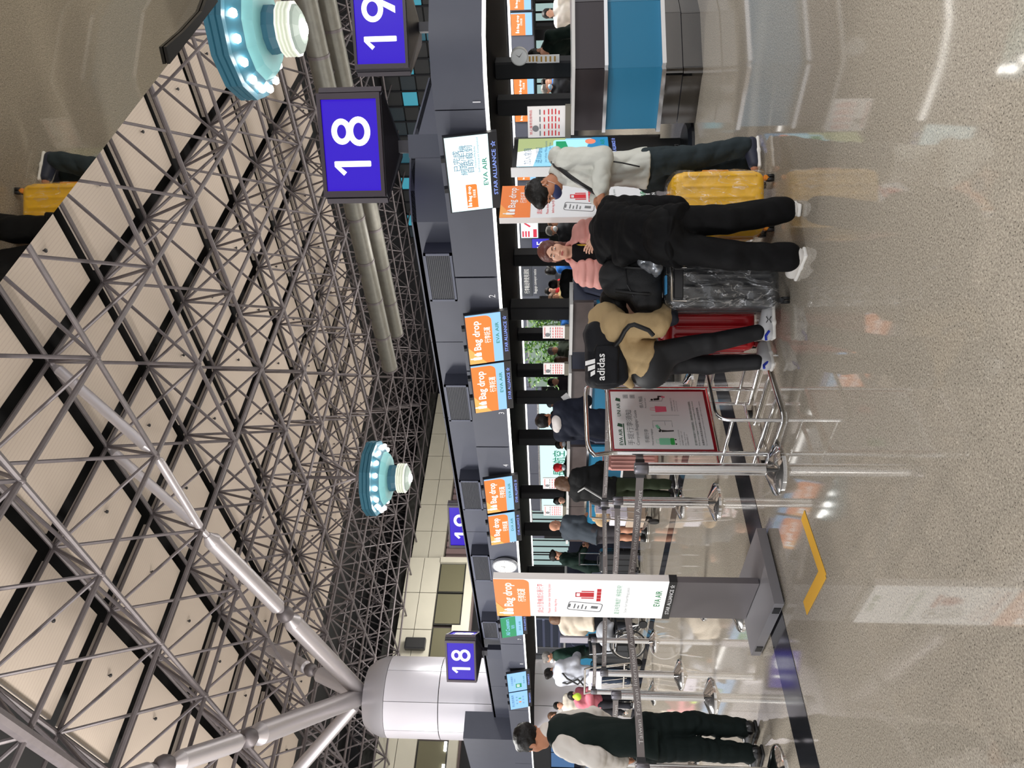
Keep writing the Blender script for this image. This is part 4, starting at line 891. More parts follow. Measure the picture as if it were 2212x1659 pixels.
def sdf_mesh(prims, h, wr=None, shell=None):
    """wr = (amplitude, wave number, seed): folds; returns verts, quads"""
    lo = np.min([bounds(p)[0] for p in prims if p['op'] == 'u'], 0) - 2.5 * h - .01; hi = np.max([bounds(p)[1] for p in prims if p['op'] == 'u'], 0) + 2.5 * h + .01
    n = np.ceil((hi - lo) / h).astype(int) + 1
    D = np.full(n, .5, np.float32)
    ax = [lo[i] + h * np.arange(n[i], dtype=np.float32) for i in range(3)]
    for p in prims:
        b0, b1 = bounds(p); mg = p['k'] + 3 * h + .01
        i0 = np.clip(np.floor((b0 - mg - lo) / h).astype(int), 0, n - 1); i1 = np.clip(np.ceil((b1 + mg - lo) / h).astype(int) + 1, 1, n)
        sl = tuple(slice(i0[k], i1[k]) for k in range(3))
        if any(i1[k] <= i0[k] for k in range(3)): continue
        X = np.stack(np.meshgrid(*[ax[k][sl[k]] for k in range(3)], indexing='ij'), -1)
        d = ev(p, X).astype(np.float32); o = D[sl]; k = max(p['k'], 1e-4)
        if p['op'] == 'u': hh = np.maximum(k - np.abs(o - d), 0) / k; D[sl] = np.minimum(o, d) - hh * hh * k * .25
        elif p['op'] == 's': d = -d; hh = np.maximum(k - np.abs(o - d), 0) / k; D[sl] = np.maximum(o, d) + hh * hh * k * .25
        else: hh = np.maximum(k - np.abs(o - d), 0) / k; D[sl] = np.maximum(o, d) + hh * hh * k * .25
    if wr and len(wr) > 3:   # quilted rows
        near = np.nonzero(np.abs(D) < .06); X = np.stack([ax[k][near[k]] for k in range(3)], -1); D[near] -= wr[0] * (np.sqrt(np.abs(np.sin(X[:, 2] * math.pi / wr[1] + .35 * np.sin(X[:, 0] * 23 + X[:, 1] * 17)))) - .5)
    elif wr:
        near = np.nonzero(np.abs(D) < .05); X = np.stack([ax[k][near[k]] for k in range(3)], -1); g = np.random.RandomState(wr[2]); w = np.zeros(len(X), np.float32)
        wp = np.sin(X @ (g.normal(0, 1, (3, 3)) * 9).astype(np.float32)) * .9
        for q in range(5):
            dr = g.normal(0, 1, 3); dr[2] *= 1.3; dr = dr / np.linalg.norm(dr) * wr[1] * g.uniform(.6, 1.5)
            sv = np.sin(X @ dr.astype(np.float32) * .5 + g.uniform(0, 6) + wp[:, q % 3] * .9); w += 1.3 - 2 * np.abs(sv) ** .7
        D[near] += w * wr[0] / 2.2
    return nets(D, lo, h)
def nets(D, lo, h):
    ins = D < 0; c = np.zeros(np.array(D.shape) - 1, np.int8)
    sl = lambda o, s: slice(o, o + s)
    S_ = np.array(D.shape) - 1; offs = [(i, j, k) for i in (0, 1) for j in (0, 1) for k in (0, 1)]
    for o in offs: c += ins[tuple(sl(o[k], S_[k]) for k in range(3))]
    idx = np.argwhere((c > 0) & (c < 8)); N = len(idx)
    if not N: return np.zeros((0, 3)), np.zeros((0, 4), int)
    vals = np.stack([D[idx[:, 0] + o[0], idx[:, 1] + o[1], idx[:, 2] + o[2]] for o in offs], 1)
    acc = np.zeros((N, 3)); cnt = np.zeros(N)
    for a in range(8):
        for b in range(a + 1, 8):
            if sum(abs(offs[a][k] - offs[b][k]) for k in range(3)) != 1: continue
            m = (vals[:, a] < 0) != (vals[:, b] < 0); t = np.where(m, vals[:, a] / (vals[:, a] - vals[:, b] + 1e-12), 0)
            acc += m[:, None] * (np.array(offs[a]) + t[:, None] * (np.array(offs[b]) - np.array(offs[a]))); cnt += m
    V_ = (idx + acc / cnt[:, None]) * h + lo
    im = np.full(S_, -1, np.int32); im[idx[:, 0], idx[:, 1], idx[:, 2]] = np.arange(N)
    F = []
    for a in range(3):
        b, c2 = (a + 1) % 3, (a + 2) % 3
        s0 = [slice(1, -1)] * 3; s1 = [slice(1, -1)] * 3; s0[a] = slice(0, -1); s1[a] = slice(1, None)
        A0, A1 = ins[tuple(s0)], ins[tuple(s1)]; e = np.argwhere(A0 != A1)
        if not len(e): continue
        fl_ = A0[e[:, 0], e[:, 1], e[:, 2]]
        e = e + 1; e[:, a] -= 1
        q = []
        for db, dc in ((1, 1), (0, 1), (0, 0), (1, 0)):
            g = e.copy(); g[:, b] -= db; g[:, c2] -= dc; q.append(im[g[:, 0], g[:, 1], g[:, 2]])
        q = np.stack(q, 1); q[~fl_] = q[~fl_][:, ::-1]; F.append(q[(q >= 0).all(1)])
    return V_, np.concatenate(F)
def solid(name, prims, h, ma, parent, wr=None, regions=None, **kw):
    v, f = sdf_mesh(prims, h, wr)
    return vf_obj(name, [(v, f)], ma, parent, regions, **kw)
def vf_obj(name, parts, ma, parent, regions=None, **kw):
    vs = np.concatenate([p[0] for p in parts]); o = 0; fs = []
    for v, f in parts: fs.append(f + o); o += len(v)
    fs = np.concatenate(fs); me = bpy.data.meshes.new(name)
    me.vertices.add(len(vs)); me.vertices.foreach_set('co', vs.astype(np.float32).ravel()); me.loops.add(len(fs) * 4); me.loops.foreach_set('vertex_index', fs.astype(np.int32).ravel())
    me.polygons.add(len(fs)); me.polygons.foreach_set('loop_start', np.arange(len(fs), dtype=np.int32) * 4); me.polygons.foreach_set('loop_total', np.full(len(fs), 4, np.int32))
    for m_ in (ma if isinstance(ma, (list, tuple)) else [ma]): me.materials.append(m_)
    if regions:
        cen = vs[fs].mean(1).astype(np.float32); mi = np.zeros(len(fs), np.int32)
        for rg, k in regions: mi[ev(rg, cen) < 0] = k
        me.polygons.foreach_set('material_index', mi)
    me.polygons.foreach_set('use_smooth', [True] * len(fs)); me.update(calc_edges=True); me.validate()
    return link(name, me, parent, **kw)
SKIN = mat('skin', '#c48f74', .55, spec=.35); SKIN2 = mat('skin_tan', '#b27a5c', .55, spec=.35); SKIN3 = mat('skin_pale', '#d6a78f', .55, spec=.35); LIP = mat('lip', '#a8574f', .45)
BROW = mat('brow_hair', '#2a1d18', .7); EYEW = mat('eye_white', '#e6e2de', .3); IRIS = mat('iris', '#1c1412', .2)
HAIRK = mat('hair_black', '#0f0c0a', .5, bump=(90, .35), spec=.3); HAIRB = mat('hair_brown', '#5e4029', .5, bump=(90, .35)); HAIRR = mat('hair_red_brown', '#5a2f27', .45, bump=(90, .35)); HAIRG = mat('hair_grey', '#77736f', .55, bump=(90, .35))
SOLE = mat('shoe_sole', '#e2dfd9', .55)
def head_prims(c, R, s=1., nose=True):
    """c: middle of the skull; R: turn; front is local -y"""
    T = lambda p: c + (R @ (A_(p) * s))
    E = lambda p, r, k=.015, op='u': P_e(T(p), A_(r) * s, R, k * s, op)
    pr = [E((0, .012, .035), (.075, .094, .085)), E((0, -.025, -.035), (.062, .064, .085), .03), E((0, -.045, -.088), (.036, .036, .026), .03), E((.04, -.045, -.025), (.028, .03, .032), .02), E((-.04, -.045, -.025), (.028, .03, .032), .02),
          P_c(T((-.036, -.077, .026)), T((.036, -.077, .026)), .011 * s, None, .018 * s)]
    if nose:
        pr += [E((.03, -.098, .006), (.019, .016, .013), .014, 's'), E((-.03, -.098, .006), (.019, .016, .013), .014, 's'), P_c(T((0, -.084, .012)), T((0, -.104, -.028)), .007 * s, .0115 * s, .012 * s),
               E((.012, -.094, -.034), (.009, .009, .007), .008), E((-.012, -.094, -.034), (.009, .009, .007), .008), E((.03, -.079, .006), (.014, .012, .0095), .006), E((-.03, -.079, .006), (.014, .012, .0095), .006),
               P_c(T((-.019, -.083, -.055)), T((.019, -.083, -.055)), .0065 * s, None, .008 * s), P_c(T((-.014, -.083, -.066)), T((.014, -.083, -.066)), .0075 * s, None, .008 * s)]
    for sx in (-1, 1): pr += [E((sx * .076, .012, -.004), (.011, .022, .033), .006), E((sx * .083, .006, -.002), (.006, .011, .018), .005, 's')]
    return pr, T
def face_bits(c, R, t, s=1., eyes=True, brows=True):
    T = lambda p: c + (R @ (A_(p) * s))
    for sx in (-1, 1):
        if eyes:
            b = MB()
            vs, fs = sdf_cache('eye'); b.add([tuple(T((sx * .0305 + v[0], -.083 + v[1], .006 + v[2]))) for v in vs], fs); o = b.build('eye', EYEW, t, True)
            b = MB(); b.add([tuple(T((sx * .0305 + .0066 * math.cos(a), -.0928, .0056 + .0054 * math.sin(a)))) for a in [k * math.pi / 5 for k in range(10)]] + [tuple(T((sx * .0305, -.0945, .0055)))], [(k, (k + 1) % 10, 10) for k in range(10)]); b.build('iris', IRIS, o)
        if brows:
            b = MB(); b.path([T((sx * .013, -.0915, .026)), T((sx * .03, -.0905, .031)), T((sx * .047, -.078, .025))], .0035 * s, 6); b.build('eyebrow', BROW, t)
_sc = {}
def sdf_cache(k):
    if k not in _sc:
        vs = [(0, -.0115, 0)]; fs = []
        n, m_ = 10, 4
        for i in range(1, m_ + 1):
            a = .9 * math.pi / 2 * i / m_
            for j in range(n): b = 2 * math.pi * j / n; vs.append((.0135 * math.sin(a) * math.cos(b), -.0115 * math.cos(a), .0054 * math.sin(a) * math.sin(b)))
        fs = [(0, 1 + (j + 1) % n, 1 + j) for j in range(n)]
        for i in range(m_ - 1):
            for j in range(n): fs.append((1 + i * n + j, 1 + i * n + (j + 1) % n, 1 + (i + 1) * n + (j + 1) % n, 1 + (i + 1) * n + j))
        _sc[k] = (vs, fs)
    return _sc[k]
def hand_prims(w, d, nrm, side, curl=.4, s=1., spread=.12, thumb=.5):
    """w wrist, d towards the fingers, nrm out of the back of the hand, side +1 when the thumb lies along +cross"""
    w = A_(w); d = A_(d) / np.linalg.norm(d); nrm = A_(nrm); nrm = nrm - d * float(nrm @ d); nrm /= np.linalg.norm(nrm) + 1e-9; x = np.cross(d, nrm) * side
    R = np.stack([x, d, nrm], 1).astype(np.float32); T = lambda p: w + R @ (A_(p) * s)
    pr = [P_b(T((0, .045, 0)), A_((.041, .046, .0135)) * s, R, .012 * s, .01), P_c(T((0, -.03, 0)), T((0, .02, 0)), .026 * s, .027 * s, .02), P_e(T((.028, .03, -.008)), A_((.016, .03, .014)) * s, R, .015)]
    for k, (fx, ln) in enumerate(((.031, .072), (.0105, .08), (-.0105, .075), (-.0305, .058))):
        a = -curl * (1.0 + .12 * k) * 1.2; p = A_((fx, .086, 0)); yaw = fx / .03 * spread
        for j, q in enumerate((.44, .32, .26)):
            a2 = a * (j + .6); e = p + A_((math.sin(yaw) * math.cos(a2), math.cos(yaw) * math.cos(a2), math.sin(a2))) * ln * q
            pr.append(P_c(T(p), T(e), (.0092 - .0007 * j) * s, (.0086 - .0008 * j) * s, .004)); p = e
    p = A_((.036, .022, -.006)); dd = A_((.75, .62, -.25 - thumb * .5)); dd /= np.linalg.norm(dd); e = p + dd * .04; pr.append(P_c(T(p), T(e), .0125 * s, .0105 * s, .008))
    dd = A_((.3, .9, -.3 - thumb * .5)); dd /= np.linalg.norm(dd); e2 = e + dd * .032; pr.append(P_c(T(e), T(e2), .0102 * s, .0085 * s, .004)); return pr
def lerp(a, b, t): return a + (b - a) * t
class Fig:
    """joints in the view frame (right, ahead, up), metres, made for a pose and then bent or moved one by one"""
    def __init__(s, label, base, yaw, H=1.7, lean=0., hlean=None, hyaw=None, hroll=0., female=False, group=None, width=1.):
        """yaw: heading of the face in the view frame, 0 = towards the photographer, positive = towards the viewer's right"""
        s.k = H / 1.7; k = s.k; s.base = Vector((base[0], base[1], 0)); s.yaw = yaw; s.H = H; s.fem = female; s.w = width
        s.F = A_((math.sin(yaw), -math.cos(yaw), 0)); s.L = A_((math.cos(yaw), math.sin(yaw), 0)); s.U = A_((0, 0, 1))
        s.lean = lean; s.hl = lean * .6 if hlean is None else hlean; s.hy = yaw if hyaw is None else hyaw; s.hr = hroll
        sw = (.165 if female else .185) * width; hw = .09 * width
        J = s.J = {}
        def up_(l, f, z):  # a point of the upper body, bent forward about the pelvis
            c, n = math.cos(lean), math.sin(lean); dz = z - .93
            return (s.L * l + s.F * (f * c + dz * n) + s.U * (.93 + dz * c - f * n)) * k
        s.up_ = up_
        J['pelvis'] = up_(0, 0, .93); J['waist'] = up_(0, 0, 1.07); J['chest'] = up_(0, .0, 1.27); J['neck'] = up_(0, -.01, 1.44); J['head'] = J['neck'] + (s.U * math.cos(s.hl) + s.F * math.sin(s.hl)) * .135 * k
        J['throat'] = J['head'] - (s.U * math.cos(s.hl) + s.F * math.sin(s.hl)) * .05 * k
        for sd, n in ((1, 'l'), (-1, 'r')):
            J['sh_' + n] = up_(sd * sw, -.01, 1.385); J['el_' + n] = up_(sd * (sw + .05), -.03, 1.1); J['wr_' + n] = up_(sd * (sw + .04), .07, .86)
            J['hip_' + n] = (s.L * sd * hw + s.U * .9) * k; J['kn_' + n] = (s.L * sd * (hw + .005) + s.F * .02 + s.U * .49) * k; J['an_' + n] = (s.L * sd * (hw + .01) + s.U * .085) * k
            J['toe_' + n] = J['an_' + n] + (s.F * .16 + s.L * sd * .03 - s.U * .05) * k
        s.t = thing('person', label, 'person', B((s.base.x, s.base.y, 0)), VR, group)
        s.body = []
    def put(s, **kw):
        """joints given by pixel and distance (x, y, f) of the photograph"""
        for n, v in kw.items(): p = V(*v) - s.base; s.J[n] = A_((p.x, p.y, p.z))
        return s
    def px(s, x, y, f): p = V(x, y, f) - s.base; return A_((p.x, p.y, p.z))
    def at(s, n, l=0, f=0, z=0): s.J[n] = s.J[n] + (s.L * l + s.F * f + s.U * z) * s.k; return s
    def torso_n(s):
        a = s.J['chest'] - s.J['pelvis']; n = np.cross(s.J['sh_l'] - s.J['sh_r'], a); return n / (np.linalg.norm(n) + 1e-9)
    def head(s, skin=SKIN, h=.0042, mask=None, fine=True):
        c, s.HR = s.J['head'], rotm(s.hy, s.hl, s.hr); pr, T = head_prims(c, s.HR, s.k * 1.0, fine); s.HT = T; k = s.k
        pr += [P_c(s.J['neck'] - s.U * .03 * k, T((0, .015, -.05)), .057 * k, .05 * k, .025)]
        rg = [(P_e(T((0, -.088, -.06)), A_((.021, .014, .0088)) * k, s.HR), 1)] if fine and not mask else []
        s.rg = rg; s.body.append(sdf_mesh(pr, h)); s.skin = skin
        if fine: face_bits(c, s.HR, s.t, k, True, True)
        if mask:
            T = s.HT; m_ = sdf_mesh([P_e(T((0, -.05, -.045)), A_((.062, .058, .05)) * k, s.HR, .01), P_e(T((0, -.088, -.04)), A_((.025, .024, .035)) * k, s.HR, .03), P_b(T((0, .07, -.04)), A_((.2, .1, .2)) * k, s.HR, .01, .005, 's'), P_b(T((0, -.05, .055)), A_((.2, .2, .06)) * k, s.HR, .01, .01, 's')], max(h, .005))
            o = vf_obj('face_mask', [m_], mask, s.t)
            if fine:
                for sx in (-1, 1):
                    b = MB(); b.path([T((sx * .058, -.04, -.03)), T((sx * .074, -.01, -.01)), T((sx * .083, .012, .02))], .0016, 5); b.path([T((sx * .055, -.04, -.07)), T((sx * .074, -.0, -.04)), T((sx * .081, .02, -.022))], .0016, 5); b.build('ear_loop', M_WHITE, o)
        return s
    def hair(s, kind='short', ma=HAIRK, h=.006):
        T, R, k = s.HT, s.HR, s.k
        E = lambda p, r, kk=.012, op='u': P_e(T(p), A_(r) * k, R, kk * k, op)
        cut = [E((0, -.115, -.045), (.075, .075, .115), .015, 's'), E((0, -.03, -.13), (.2, .11, .085), .02, 's')]
        if kind == 'short': pr = [E((0, .014, .043), (.087, .107, .094)), E((0, -.05, .095), (.06, .05, .035), .02), E((.0, -.122, -.03), (.066, .06, .10), .015, 's'), E((0, -.02, -.12), (.2, .14, .085), .02, 's'), E((.088, -.005, -.02), (.025, .03, .042), .01, 's'), E((-.088, -.005, -.02), (.025, .03, .042), .01, 's')]
        elif kind == 'fringe': pr = [E((0, .014, .043), (.09, .11, .096)), E((0, -.085, .06), (.066, .035, .045), .02), E((0, -.13, -.05), (.07, .05, .085), .01, 's'), E((0, -.02, -.13), (.2, .14, .085), .02, 's'), E((.09, -.01, -.02), (.022, .03, .045), .01, 's'), E((-.09, -.01, -.02), (.022, .03, .045), .01, 's')]
        elif kind == 'bob': pr = [E((0, .018, .04), (.094, .112, .1)), E((0, .045, -.05), (.092, .085, .1), .03), E((0, -.12, -.03), (.068, .075, .105), .012, 's'), E((0, -.06, -.12), (.05, .08, .06), .01, 's')]
        elif kind == 'long': pr = [E((0, .018, .04), (.092, .112, .1)), E((0, .05, -.06), (.09, .075, .12), .03), E((0, .07, -.17), (.085, .06, .13), .04), E((0, -.115, -.03), (.066, .075, .105), .012, 's'), E((0, -.06, -.12), (.05, .08, .06), .01, 's')]
        elif kind == 'tied': pr = [E((0, .018, .038), (.088, .108, .094)), E((0, .03, -.03), (.082, .08, .07), .02), E((.055, .045, -.10), (.03, .035, .075), .02), E((0, -.113, -.02), (.068, .068, .102), .008, 's'), E((0, -.05, -.13), (.1, .09, .06), .01, 's')]
        elif kind == 'bun': pr = [E((0, .018, .04), (.087, .107, .093)), E((0, .12, .06), (.05, .045, .05), .015)] + cut
        elif kind == 'bald': pr = [E((0, .03, -.005), (.082, .085, .05)), E((0, -.1, 0), (.09, .09, .2), .01, 's'), E((0, 0, .07), (.2, .2, .05), .01, 's')]
        elif kind == 'cap': pr = [E((0, .014, .05), (.09, .108, .09)), P_b(T((0, .0, -.06)), A_((.2, .2, .1)) * k, R, .01, .005, 's'), P_b(T((0, -.13, .045)), A_((.065, .06, .008)) * k, R, .007, .01)]
        s.hobj = solid('cap' if kind == 'cap' else 'hair', pr, h, ma, s.t, (.0035, 110, 3)); return s
    def arms(s, h=.0045, curl=.45, nr=None, nl=None, dr=None, dl=None, sides='lr', bare=None):
        J, k = s.J, s.k
        for n, nn, dd in (('l', nl, dl), ('r', nr, dr)):
            if n not in sides: continue
            e, w = J['el_' + n], J['wr_' + n]; d = (w - e) / (np.linalg.norm(w - e) + 1e-9) if dd is None else A_(dd)
            nn = (s.L if n == 'l' else -s.L) if nn is None else A_(nn)
            s.body.append(sdf_mesh(hand_prims(w, d, nn, 1 if n == 'l' else -1, curl, k * (.92 if s.fem else 1)) + [P_c(e if bare else lerp(e, w, .55), w, .042 * k if bare else .033 * k, .027 * k, .02)], h))
            if bare: s.body.append(sdf_mesh([P_c(J['sh_' + n], e, .052 * k, .042 * k), P_c(e, lerp(e, w, .6), .042 * k, .036 * k)], .008))
        return s
    def legs_bare(s):
        J, k = s.J, s.k
        for n in 'lr': s.body.append(sdf_mesh([P_c(J['hip_' + n], J['kn_' + n], .075 * k, .055 * k), P_c(J['kn_' + n], lerp(J['kn_' + n], J['an_' + n], .35), .052 * k, .056 * k, .03), P_c(lerp(J['kn_' + n], J['an_' + n], .35), J['an_' + n], .056 * k, .036 * k, .03)], .01))
        return s
    def finish(s, skin=None):
        J, k = s.J, s.k; n = s.torso_n()
        trunk = [P_c(J['pelvis'], J['chest'], .125 * k, .14 * k, .05, n=n, s=.6), P_c(J['sh_l'], J['sh_r'], .05 * k, None, .06), P_c(J['chest'], J['neck'], .1 * k, .05 * k, .06)]
        for q in 'lr': trunk += [P_c(J['sh_' + q], J['el_' + q], .042 * k, .036 * k, .03), P_c(J['el_' + q], lerp(J['el_' + q], J['wr_' + q], .7), .036 * k, .028 * k, .02), P_c(J['hip_' + q], J['kn_' + q], .07 * k, .048 * k, .04), P_c(J['kn_' + q], J['an_' + q], .046 * k, .034 * k, .03), P_c(J['an_' + q] - s.U * .03 * k, J['toe_' + q], .03 * k, .026 * k, .03)]
        s.body.append(sdf_mesh(trunk, .016)); vf_obj('body', s.body, [skin or s.skin, LIP], s.t, s.rg); return s
    def top_prims(s, t=.012, hem=.0, sleeves=True, flare=0., collar=True, sl=1., ts=None):
        ts = t if ts is None else ts
        J, k = s.J, s.k; n = s.torso_n(); w = s.w; ax_ = (J['pelvis'] - J['waist']); ax_ = ax_ / np.linalg.norm(ax_)
        hp = J['pelvis'] + ax_ * hem * k; fw_ = .93 if s.fem else 1
        pr = [P_c(hp, J['waist'], (.152 + flare) * k * w + t, .138 * k * w * fw_ + t, .04, n=n, s=.7), P_c(J['waist'], J['chest'], .138 * k * w * fw_ + t, .155 * k * w * fw_ + t, .04, n=n, s=.68), P_b(hp + ax_ * .3, A_((.6, .6, .3)), np.stack([np.cross(n, ax_), n, ax_], 1).astype(np.float32), .01, .012, 's'), P_c(lerp(J['chest'], J['neck'], .55), J['chest'], .105 * k + t, .15 * k * w + t, .06, n=n, s=.68),
              P_c(J['sh_l'] if sleeves else lerp(J['sh_l'], J['neck'], .36), J['sh_r'] if sleeves else lerp(J['sh_r'], J['neck'], .36), .06 * k + t, None, .05), P_c(lerp(J['chest'], J['neck'], .6), J['neck'] if sleeves else lerp(J['chest'], J['neck'], .84), .08 * k + t, .062 * k + t, .05)]
        if sleeves:
            for q in 'lr':
                e, wr = J['el_' + q], J['wr_' + q]; pr += [P_c(J['sh_' + q], e, .056 * k + ts, .046 * k + ts, .03)]
                if sl > .5: pr += [P_c(e, lerp(e, wr, (sl - .5) * 2 * .93), .046 * k + ts, .036 * k + ts, .02)]
        pr.append(P_c(J['neck'], J['head'], .052 * k, .056 * k, .008, 's'))
        return pr
    def trouser_prims(s, t=.012, wide=0., length=1.):
        J, k = s.J, s.k; n = s.torso_n() if s.lean < .5 else s.F; pr = [P_c(lerp(J['pelvis'], J['waist'], .25), J['pelvis'], .118 * k * s.w + t * .5, .13 * k * s.w + t * .5, .04, n=n, s=.72), P_c(J['hip_l'], J['hip_r'], .078 * k + t * .5, None, .04)]
        for q in 'lr':
            h_, kn, an = J['hip_' + q], J['kn_' + q], J['an_' + q]
            if length > .6: pr += [P_c(h_, kn, .082 * k + t, .054 * k + t + wide * .6, .025), P_c(kn, lerp(kn, an, (length - .6) / .4 * .93), .054 * k + t + wide * .6, .04 * k + t + wide, .02), P_b(an + A_((0, 0, -.345)), A_((.16, .16, .3)), None, .01, .008, 's')]
            else: pr += [P_c(h_, lerp(h_, kn, length / .6), .09 * k + t, .075 * k + t + wide, .035)]
        return pr
    def shoes(s, ma, sole=SOLE, h=.006, hgt=.03):
        J, k = s.J, s.k
        for q in 'lr':
            a, to = J['an_' + q], J['toe_' + q]; d = to - a; d[2] = 0; d = d / (np.linalg.norm(d) + 1e-9); g = A_((a[0], a[1], 0)) - d * .055 * k; z0 = a[2] - .085 * k
            x = A_((-d[1], d[0], 0)); R = np.stack([x, d, A_((0, 0, 1))], 1).astype(np.float32)
            T = lambda p: g + A_((0, 0, z0)) + R @ (A_(p) * k)
            up__ = [P_c(T((0, .035, .05)), T((0, .2, .036)), .043 * k, .034 * k, .03), P_c(T((0, .05, .06)), T((0, .055, .1)), .04 * k, .042 * k, .03), P_c(T((0, .1, .06)), T((0, .19, .04)), .04 * k, .034 * k, .03), P_b(T((0, .12, -.05)), A_((.3, .3, .064)) * k, R, .004, .004, 's')]
            o = solid('shoe', up__, h, ma, s.t)
            solid('sole', [P_b(T((0, .06, .012)), A_((.041, .062, .012)) * k, R, .011 * k, .02), P_b(T((0, .17, .012)), A_((.043, .07, .012)) * k, R, .011 * k, .02)], h, sole, o)
        return s
# ================================================================ luggage, trolleys, baggage sizer
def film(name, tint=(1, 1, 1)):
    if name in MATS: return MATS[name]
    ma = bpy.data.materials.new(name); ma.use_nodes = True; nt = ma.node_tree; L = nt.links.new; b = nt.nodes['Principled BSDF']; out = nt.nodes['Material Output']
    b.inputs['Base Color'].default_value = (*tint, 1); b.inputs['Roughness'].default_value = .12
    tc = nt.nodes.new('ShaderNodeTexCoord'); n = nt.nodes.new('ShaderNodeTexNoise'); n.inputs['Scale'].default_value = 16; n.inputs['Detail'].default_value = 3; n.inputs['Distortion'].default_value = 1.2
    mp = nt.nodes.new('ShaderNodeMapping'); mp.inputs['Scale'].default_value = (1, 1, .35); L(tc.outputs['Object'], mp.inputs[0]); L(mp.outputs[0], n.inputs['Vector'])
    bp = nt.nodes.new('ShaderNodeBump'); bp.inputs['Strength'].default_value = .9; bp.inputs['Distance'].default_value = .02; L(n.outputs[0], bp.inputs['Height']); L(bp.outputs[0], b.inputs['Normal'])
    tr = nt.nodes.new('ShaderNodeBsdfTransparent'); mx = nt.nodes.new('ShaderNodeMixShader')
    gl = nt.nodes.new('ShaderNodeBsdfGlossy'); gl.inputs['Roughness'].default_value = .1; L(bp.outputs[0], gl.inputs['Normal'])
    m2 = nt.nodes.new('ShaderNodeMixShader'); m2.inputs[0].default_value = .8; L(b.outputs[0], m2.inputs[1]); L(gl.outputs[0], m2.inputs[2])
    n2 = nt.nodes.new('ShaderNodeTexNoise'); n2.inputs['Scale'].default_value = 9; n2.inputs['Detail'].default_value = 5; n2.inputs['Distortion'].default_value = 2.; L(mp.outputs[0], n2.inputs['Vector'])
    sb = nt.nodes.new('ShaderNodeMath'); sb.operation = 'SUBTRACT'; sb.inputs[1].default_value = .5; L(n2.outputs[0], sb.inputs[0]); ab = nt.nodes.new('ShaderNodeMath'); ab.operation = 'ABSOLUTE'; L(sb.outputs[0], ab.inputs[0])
    rm = nt.nodes.new('ShaderNodeMapRange'); rm.inputs[1].default_value = 0; rm.inputs[2].default_value = .02; rm.inputs[3].default_value = .42; rm.inputs[4].default_value = .07; L(ab.outputs[0], rm.inputs[0]); L(rm.outputs[0], mx.inputs[0]); L(tr.outputs[0], mx.inputs[1]); L(m2.outputs[0], mx.inputs[2]); L(mx.outputs[0], out.inputs['Surface'])  # opaque noise lines: film creases with their white highlights painted in
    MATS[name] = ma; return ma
def suitcase(label, loc, rz, w, d, h_, shell_m, trim_m, ribs=5, wrapped=None, wheel_m=None, group=None, handle_up=0., cat='suitcase'):
    """stands on four wheels; w is the face towards local -y"""
    t = thing('suitcase', label, cat, (loc[0], loc[1], 0), rz, group); wh = .055; z0 = wh + .01; zm = z0 + (h_ - wh) / 2; hh = (h_ - wh) / 2
    pr = [P_b((0, 0, zm), (w / 2, d / 2, hh), None, min(.06, d * .3), .01)]
    for k in range(ribs):
        x = -w / 2 + w * (k + .5) / ribs
        for s in (-1, 1): pr.append(P_c((x, s * d / 2, z0 + .07), (x, s * d / 2, h_ - .07), .008, None, .012))
    for k in range(3):
        y = -d / 2 + d * (k + .5) / 3
        for s in (-1, 1): pr.append(P_c((s * w / 2, y, z0 + .07), (s * w / 2, y, h_ - .07), .006, None, .012))
    solid('shell', pr, .0075, shell_m, t)
    b = MB(); r = .004; b.path([(w / 2 + r, 0, z0 + .05), (w / 2 + r, 0, h_ - .06), (w / 2 - .05, 0, h_ + r), (-w / 2 + .05, 0, h_ + r), (-w / 2 - r, 0, h_ - .06), (-w / 2 - r, 0, z0 + .05)], .007, 6); b.build('zip_seam', trim_m, t, True)
    for sx in (-1, 1):
        for sy in (-1, 1):
            x, y = sx * (w / 2 - .045), sy * (d / 2 - .045)
            MB().box((x, y, .052), (.035, .035, .035), 0, 0, .006).build('wheel_fork', trim_m if wheel_m is None else wheel_m, t)
            for q in (-1, 1): MB().tube((x + q * .012 - .008 * q, y, .027), (x + q * .02, y, .027), .027, 14).build('wheel', M_RUBBER, t, True)
    b = MB(); b.path([(-.09, 0, h_), (-.085, 0, h_ + .025), (-.06, 0, h_ + .035), (.06, 0, h_ + .035), (.085, 0, h_ + .025), (.09, 0, h_)], .011, 8); b.build('top_handle', trim_m, t, True)
    b = MB(); b.path([(w / 2, -.02, zm - .1), (w / 2 + .028, -.02, zm - .085), (w / 2 + .028, -.02, zm + .085), (w / 2, -.02, zm + .1)], .01, 8); b.build('side_handle', trim_m, t, True)
    if handle_up:
        for s in (-1, 1): MB().tube((s * .1, d / 2 - .03, h_ - .02), (s * .1, d / 2 - .03, h_ + handle_up), .008, 8).build('pull_rod', M_STEEL, t)
        MB().box((0, d / 2 - .03, h_ + handle_up), (.24, .03, .03), 0, 0, .01).build('pull_grip', M_PLASTK, t)
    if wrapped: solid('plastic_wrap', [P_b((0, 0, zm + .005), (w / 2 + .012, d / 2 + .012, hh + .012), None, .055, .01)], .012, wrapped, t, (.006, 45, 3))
    return t
def vb(x, y, f): p = V(x, y, f); q = B(p); return (q.x, q.y)
YS = mat('case_yellow', '#f7bd08', .35, noise=(14, .08), coat=.3); BKS = mat('case_black', '#222427', .35, coat=.3); RDS = mat('case_red', '#c00f1e', .28, coat=.5); PKS = mat('case_rose', '#c98f86', .25, .35, coat=.4)
suitcase('bright yellow hard suitcase wrapped in clear film behind the black trousers', vb(1600, 447, 4.98), VR, .43, .28, .675, YS, mat('yellow_trim', '#d98a12', .4), 6, film('clear_film'), mat('wheel_fork_orange', '#e58a1c', .4))
